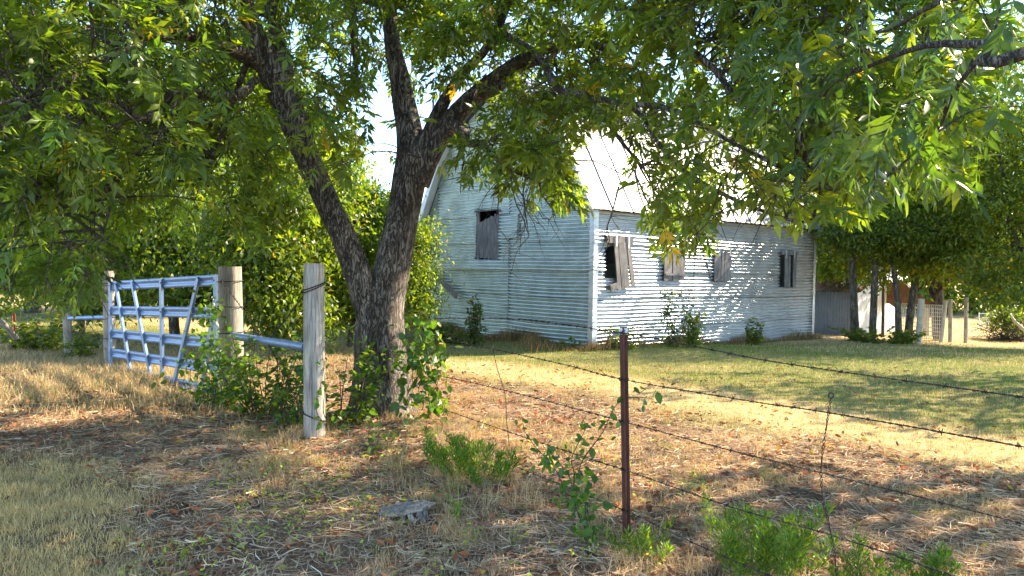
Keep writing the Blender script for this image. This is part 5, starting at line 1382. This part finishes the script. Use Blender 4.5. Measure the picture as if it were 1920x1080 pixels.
# tufts
mb = MB(); nt_ = 900; tx, ty = pick(nt_ * 3, -4, 5, 3.2, 11, lambda x, y: litd(x, y) * (.2 + .8 * (wob(x, y, 1.7, 6, 12) > .1)))
for sgn in (0,):
    k_ = rng.integers(0, len(tx), 42000); x = tx[k_] + rng.normal(0, .05, len(k_)); y = ty[k_] + rng.normal(0, .05, len(k_))
    gcl = (wob(tx, ty, 9, 4, 2) > .5)[k_]
    cc = np.where((gcl & (rng.random(len(x)) < .7))[:, None], mixcols(len(x), (.24, .27, .08), (.38, .36, .14)), mixcols(len(x), (.66, .50, .30), (.38, .26, .16)))
    near_post = 1 + 1.2 * np.exp(-((x + 1.0) ** 2 + (y - 6.6) ** 2) / 1.2) + .9 * np.exp(-((x - .7) ** 2 + (y - 4.3) ** 2) / .5) + .7 * np.exp(-((x - .1) ** 2 + (y - 5.0) ** 2) / .5)
    blades(mb, x, y, rng.uniform(.03, .12, len(x)) * near_post, rng.uniform(.0016, .0036, len(x)), rng.uniform(.2, .97, len(x)), cc)
obj('grass_tufts', mb, M_grass, None, kind='stuff', label='thin dry grass tufts along the fence line', category='grass')
# 4 the mown yard
mb = MB()
def lawnc(x, y):
    s = x + y; sunlit_straw = np.maximum(sstep(1.9, .5, np.abs(s - 11.6)), sstep(19.0, 20.5, y) * sstep(4.5, 7.0, x)); g_ = wob(x, y, .55, 6, 11) * .6 + .55 + .45 * wob(x, y, 2.4, 5, 6) - sunlit_straw * .9  # same dry, sunlit band put into the blade colours
    g_ = g_ + .55 * np.exp(-((s - 20) / 3.5) ** 2); m_ = (rng.random(len(x)) < np.clip(g_ * .9, .06, .92))[:, None]
    return np.where(m_, mixcols(len(x), (.10, .19, .03), (.24, .30, .07), .3), mixcols(len(x), (.66, .52, .27), (.42, .32, .15), .3))
for (nn, y0, y1, xx, w0, h0) in ((130000, 5, 12, 8.2, .0038, .055), (95000, 12, 18, 13.5, .007, .06), (75000, 18, 34, 25, .013, .07)):
    x, y = pick(nn, -xx * .6, xx, y0, y1, lambda x, y: zones(x, y)[0]); n = len(x)
    blades(mb, x, y, h0 * rng.uniform(.45, 1.3, n), w0 * rng.uniform(.7, 1.3, n), rng.uniform(.1, .9, n), lawnc(x, y), 2 if y0 < 12 else 1)
obj('yard_grass', mb, M_grass, None, kind='stuff', label='mown yard grass, green and straw coloured, around the barn', category='grass')
# dry fringe at the barn foot
mb = MB(); n = 9000; s_ = rng.uniform(-.2, 8, n); o_ = np.abs(rng.normal(.12, .3, n)) * (1 + .8 * np.sin(s_ * 2.3)); p = C0 + VW * s_[:, None] + NG * o_[:, None]
s2 = rng.uniform(-.2, LEN + .3, 3800); p2 = C0 + UW * s2[:, None] + NR * np.abs(rng.normal(.06, .1, 3800))[:, None]; p = np.vstack([p, p2]); n = len(p)
blades(mb, p[:, 0], p[:, 1], rng.uniform(.05, .30, n) * (1 + .5 * np.sin(p[:, 0] * 3.1 + 1)), rng.uniform(.006, .011, n), rng.uniform(.1, .8, n), mixcols(n, (.36, .22, .12), (.22, .2, .08)))
obj('barn_foot_grass', mb, M_grass, None, kind='stuff', label='reddish dry grass fringe along the foot of the barn', category='grass')
# 5 leaf litter
lt = leaflet(1.0, .42, -.25, .14, (0, .35, .75, 1)); mb = MB()
x, y = pick(30000, -8, 7, 3.1, 13, lambda x, y: np.clip(litd(x, y) + .12 + .2 * zones(x, y)[2], 0, 1) * (.25 + .75 * sstep(-.4, .6, wob(x, y, 2.1, 6, 15)))); n = len(x)
pos = np.stack([x, y, gz(x, y) + rng.uniform(.006, .03, n)], 1); d = rdir(n, -.35, .35)
cc = mixcols(n, (.42, .15, .06), (.16, .08, .05), .35); m_ = rng.random(n) < .2; cc[m_] = mixcols(m_.sum(), (.46, .33, .2), (.3, .2, .13)); m_ = rng.random(n) < .05; cc[m_] = np.array([.40, .36, .06])
scatter(mb, lt[0], lt[1], frames(d, None, .6), rng.uniform(.03, .085, n), pos, cc)
obj('leaf_litter', mb, M_litter, None, kind='stuff', label='scattered brown fallen leaves under the big pecan', category='leaf litter')
# tiny light green seedlings scattered over the verge
mb = MB(); x, y = pick(1500, -2.4, 1.6, 3.6, 7.4, lambda x, y: litd(x, y) * (.15 + .85 * (wob(x, y, 1.9, 6, 18) > .25))); k_ = np.repeat(np.arange(len(x)), 4); n = len(k_)
pos = np.stack([x[k_] + rng.normal(0, .015, n), y[k_] + rng.normal(0, .015, n), gz(x[k_], y[k_]) + rng.uniform(.02, .08, n)], 1)
leafy(mb, OV_LO, pos, rdir(n, -.5, .5), rng.uniform(.014, .034, n), mixcols(n, (.20, .33, .05), (.33, .36, .07)))
obj('verge_seedlings', mb, M_leaf, None, kind='stuff', label='scattered tiny lime green seedlings in the litter', category='seedlings')
# dead twigs on the ground
mb = MB(); x, y = pick(260, -3, 4, 3.4, 10, litd)
for i in range(len(x)):
    a = rng.uniform(0, 6.28); L = rng.uniform(.06, .3); p0 = np.array([x[i], y[i], float(gz(x[i], y[i])) + .012]); p1 = p0 + [math.cos(a) * L, math.sin(a) * L, 0]; p1[2] = float(gz(p1[0], p1[1])) + .014
    m_ = (p0 + p1) / 2 + [rng.normal(0, .02), rng.normal(0, .02), .012]; tube(mb, [p0, m_, p1], [.004, .0035, .002], 5)
obj('ground_twigs', mb, M_twig, None, kind='stuff', label='small dead twigs on the ground along the fence', category='twigs')
tris = sum(len(o.data.polygons) for o in scene.objects if o.type == 'MESH')
print('faces', tris, 'objects', len(scene.objects))
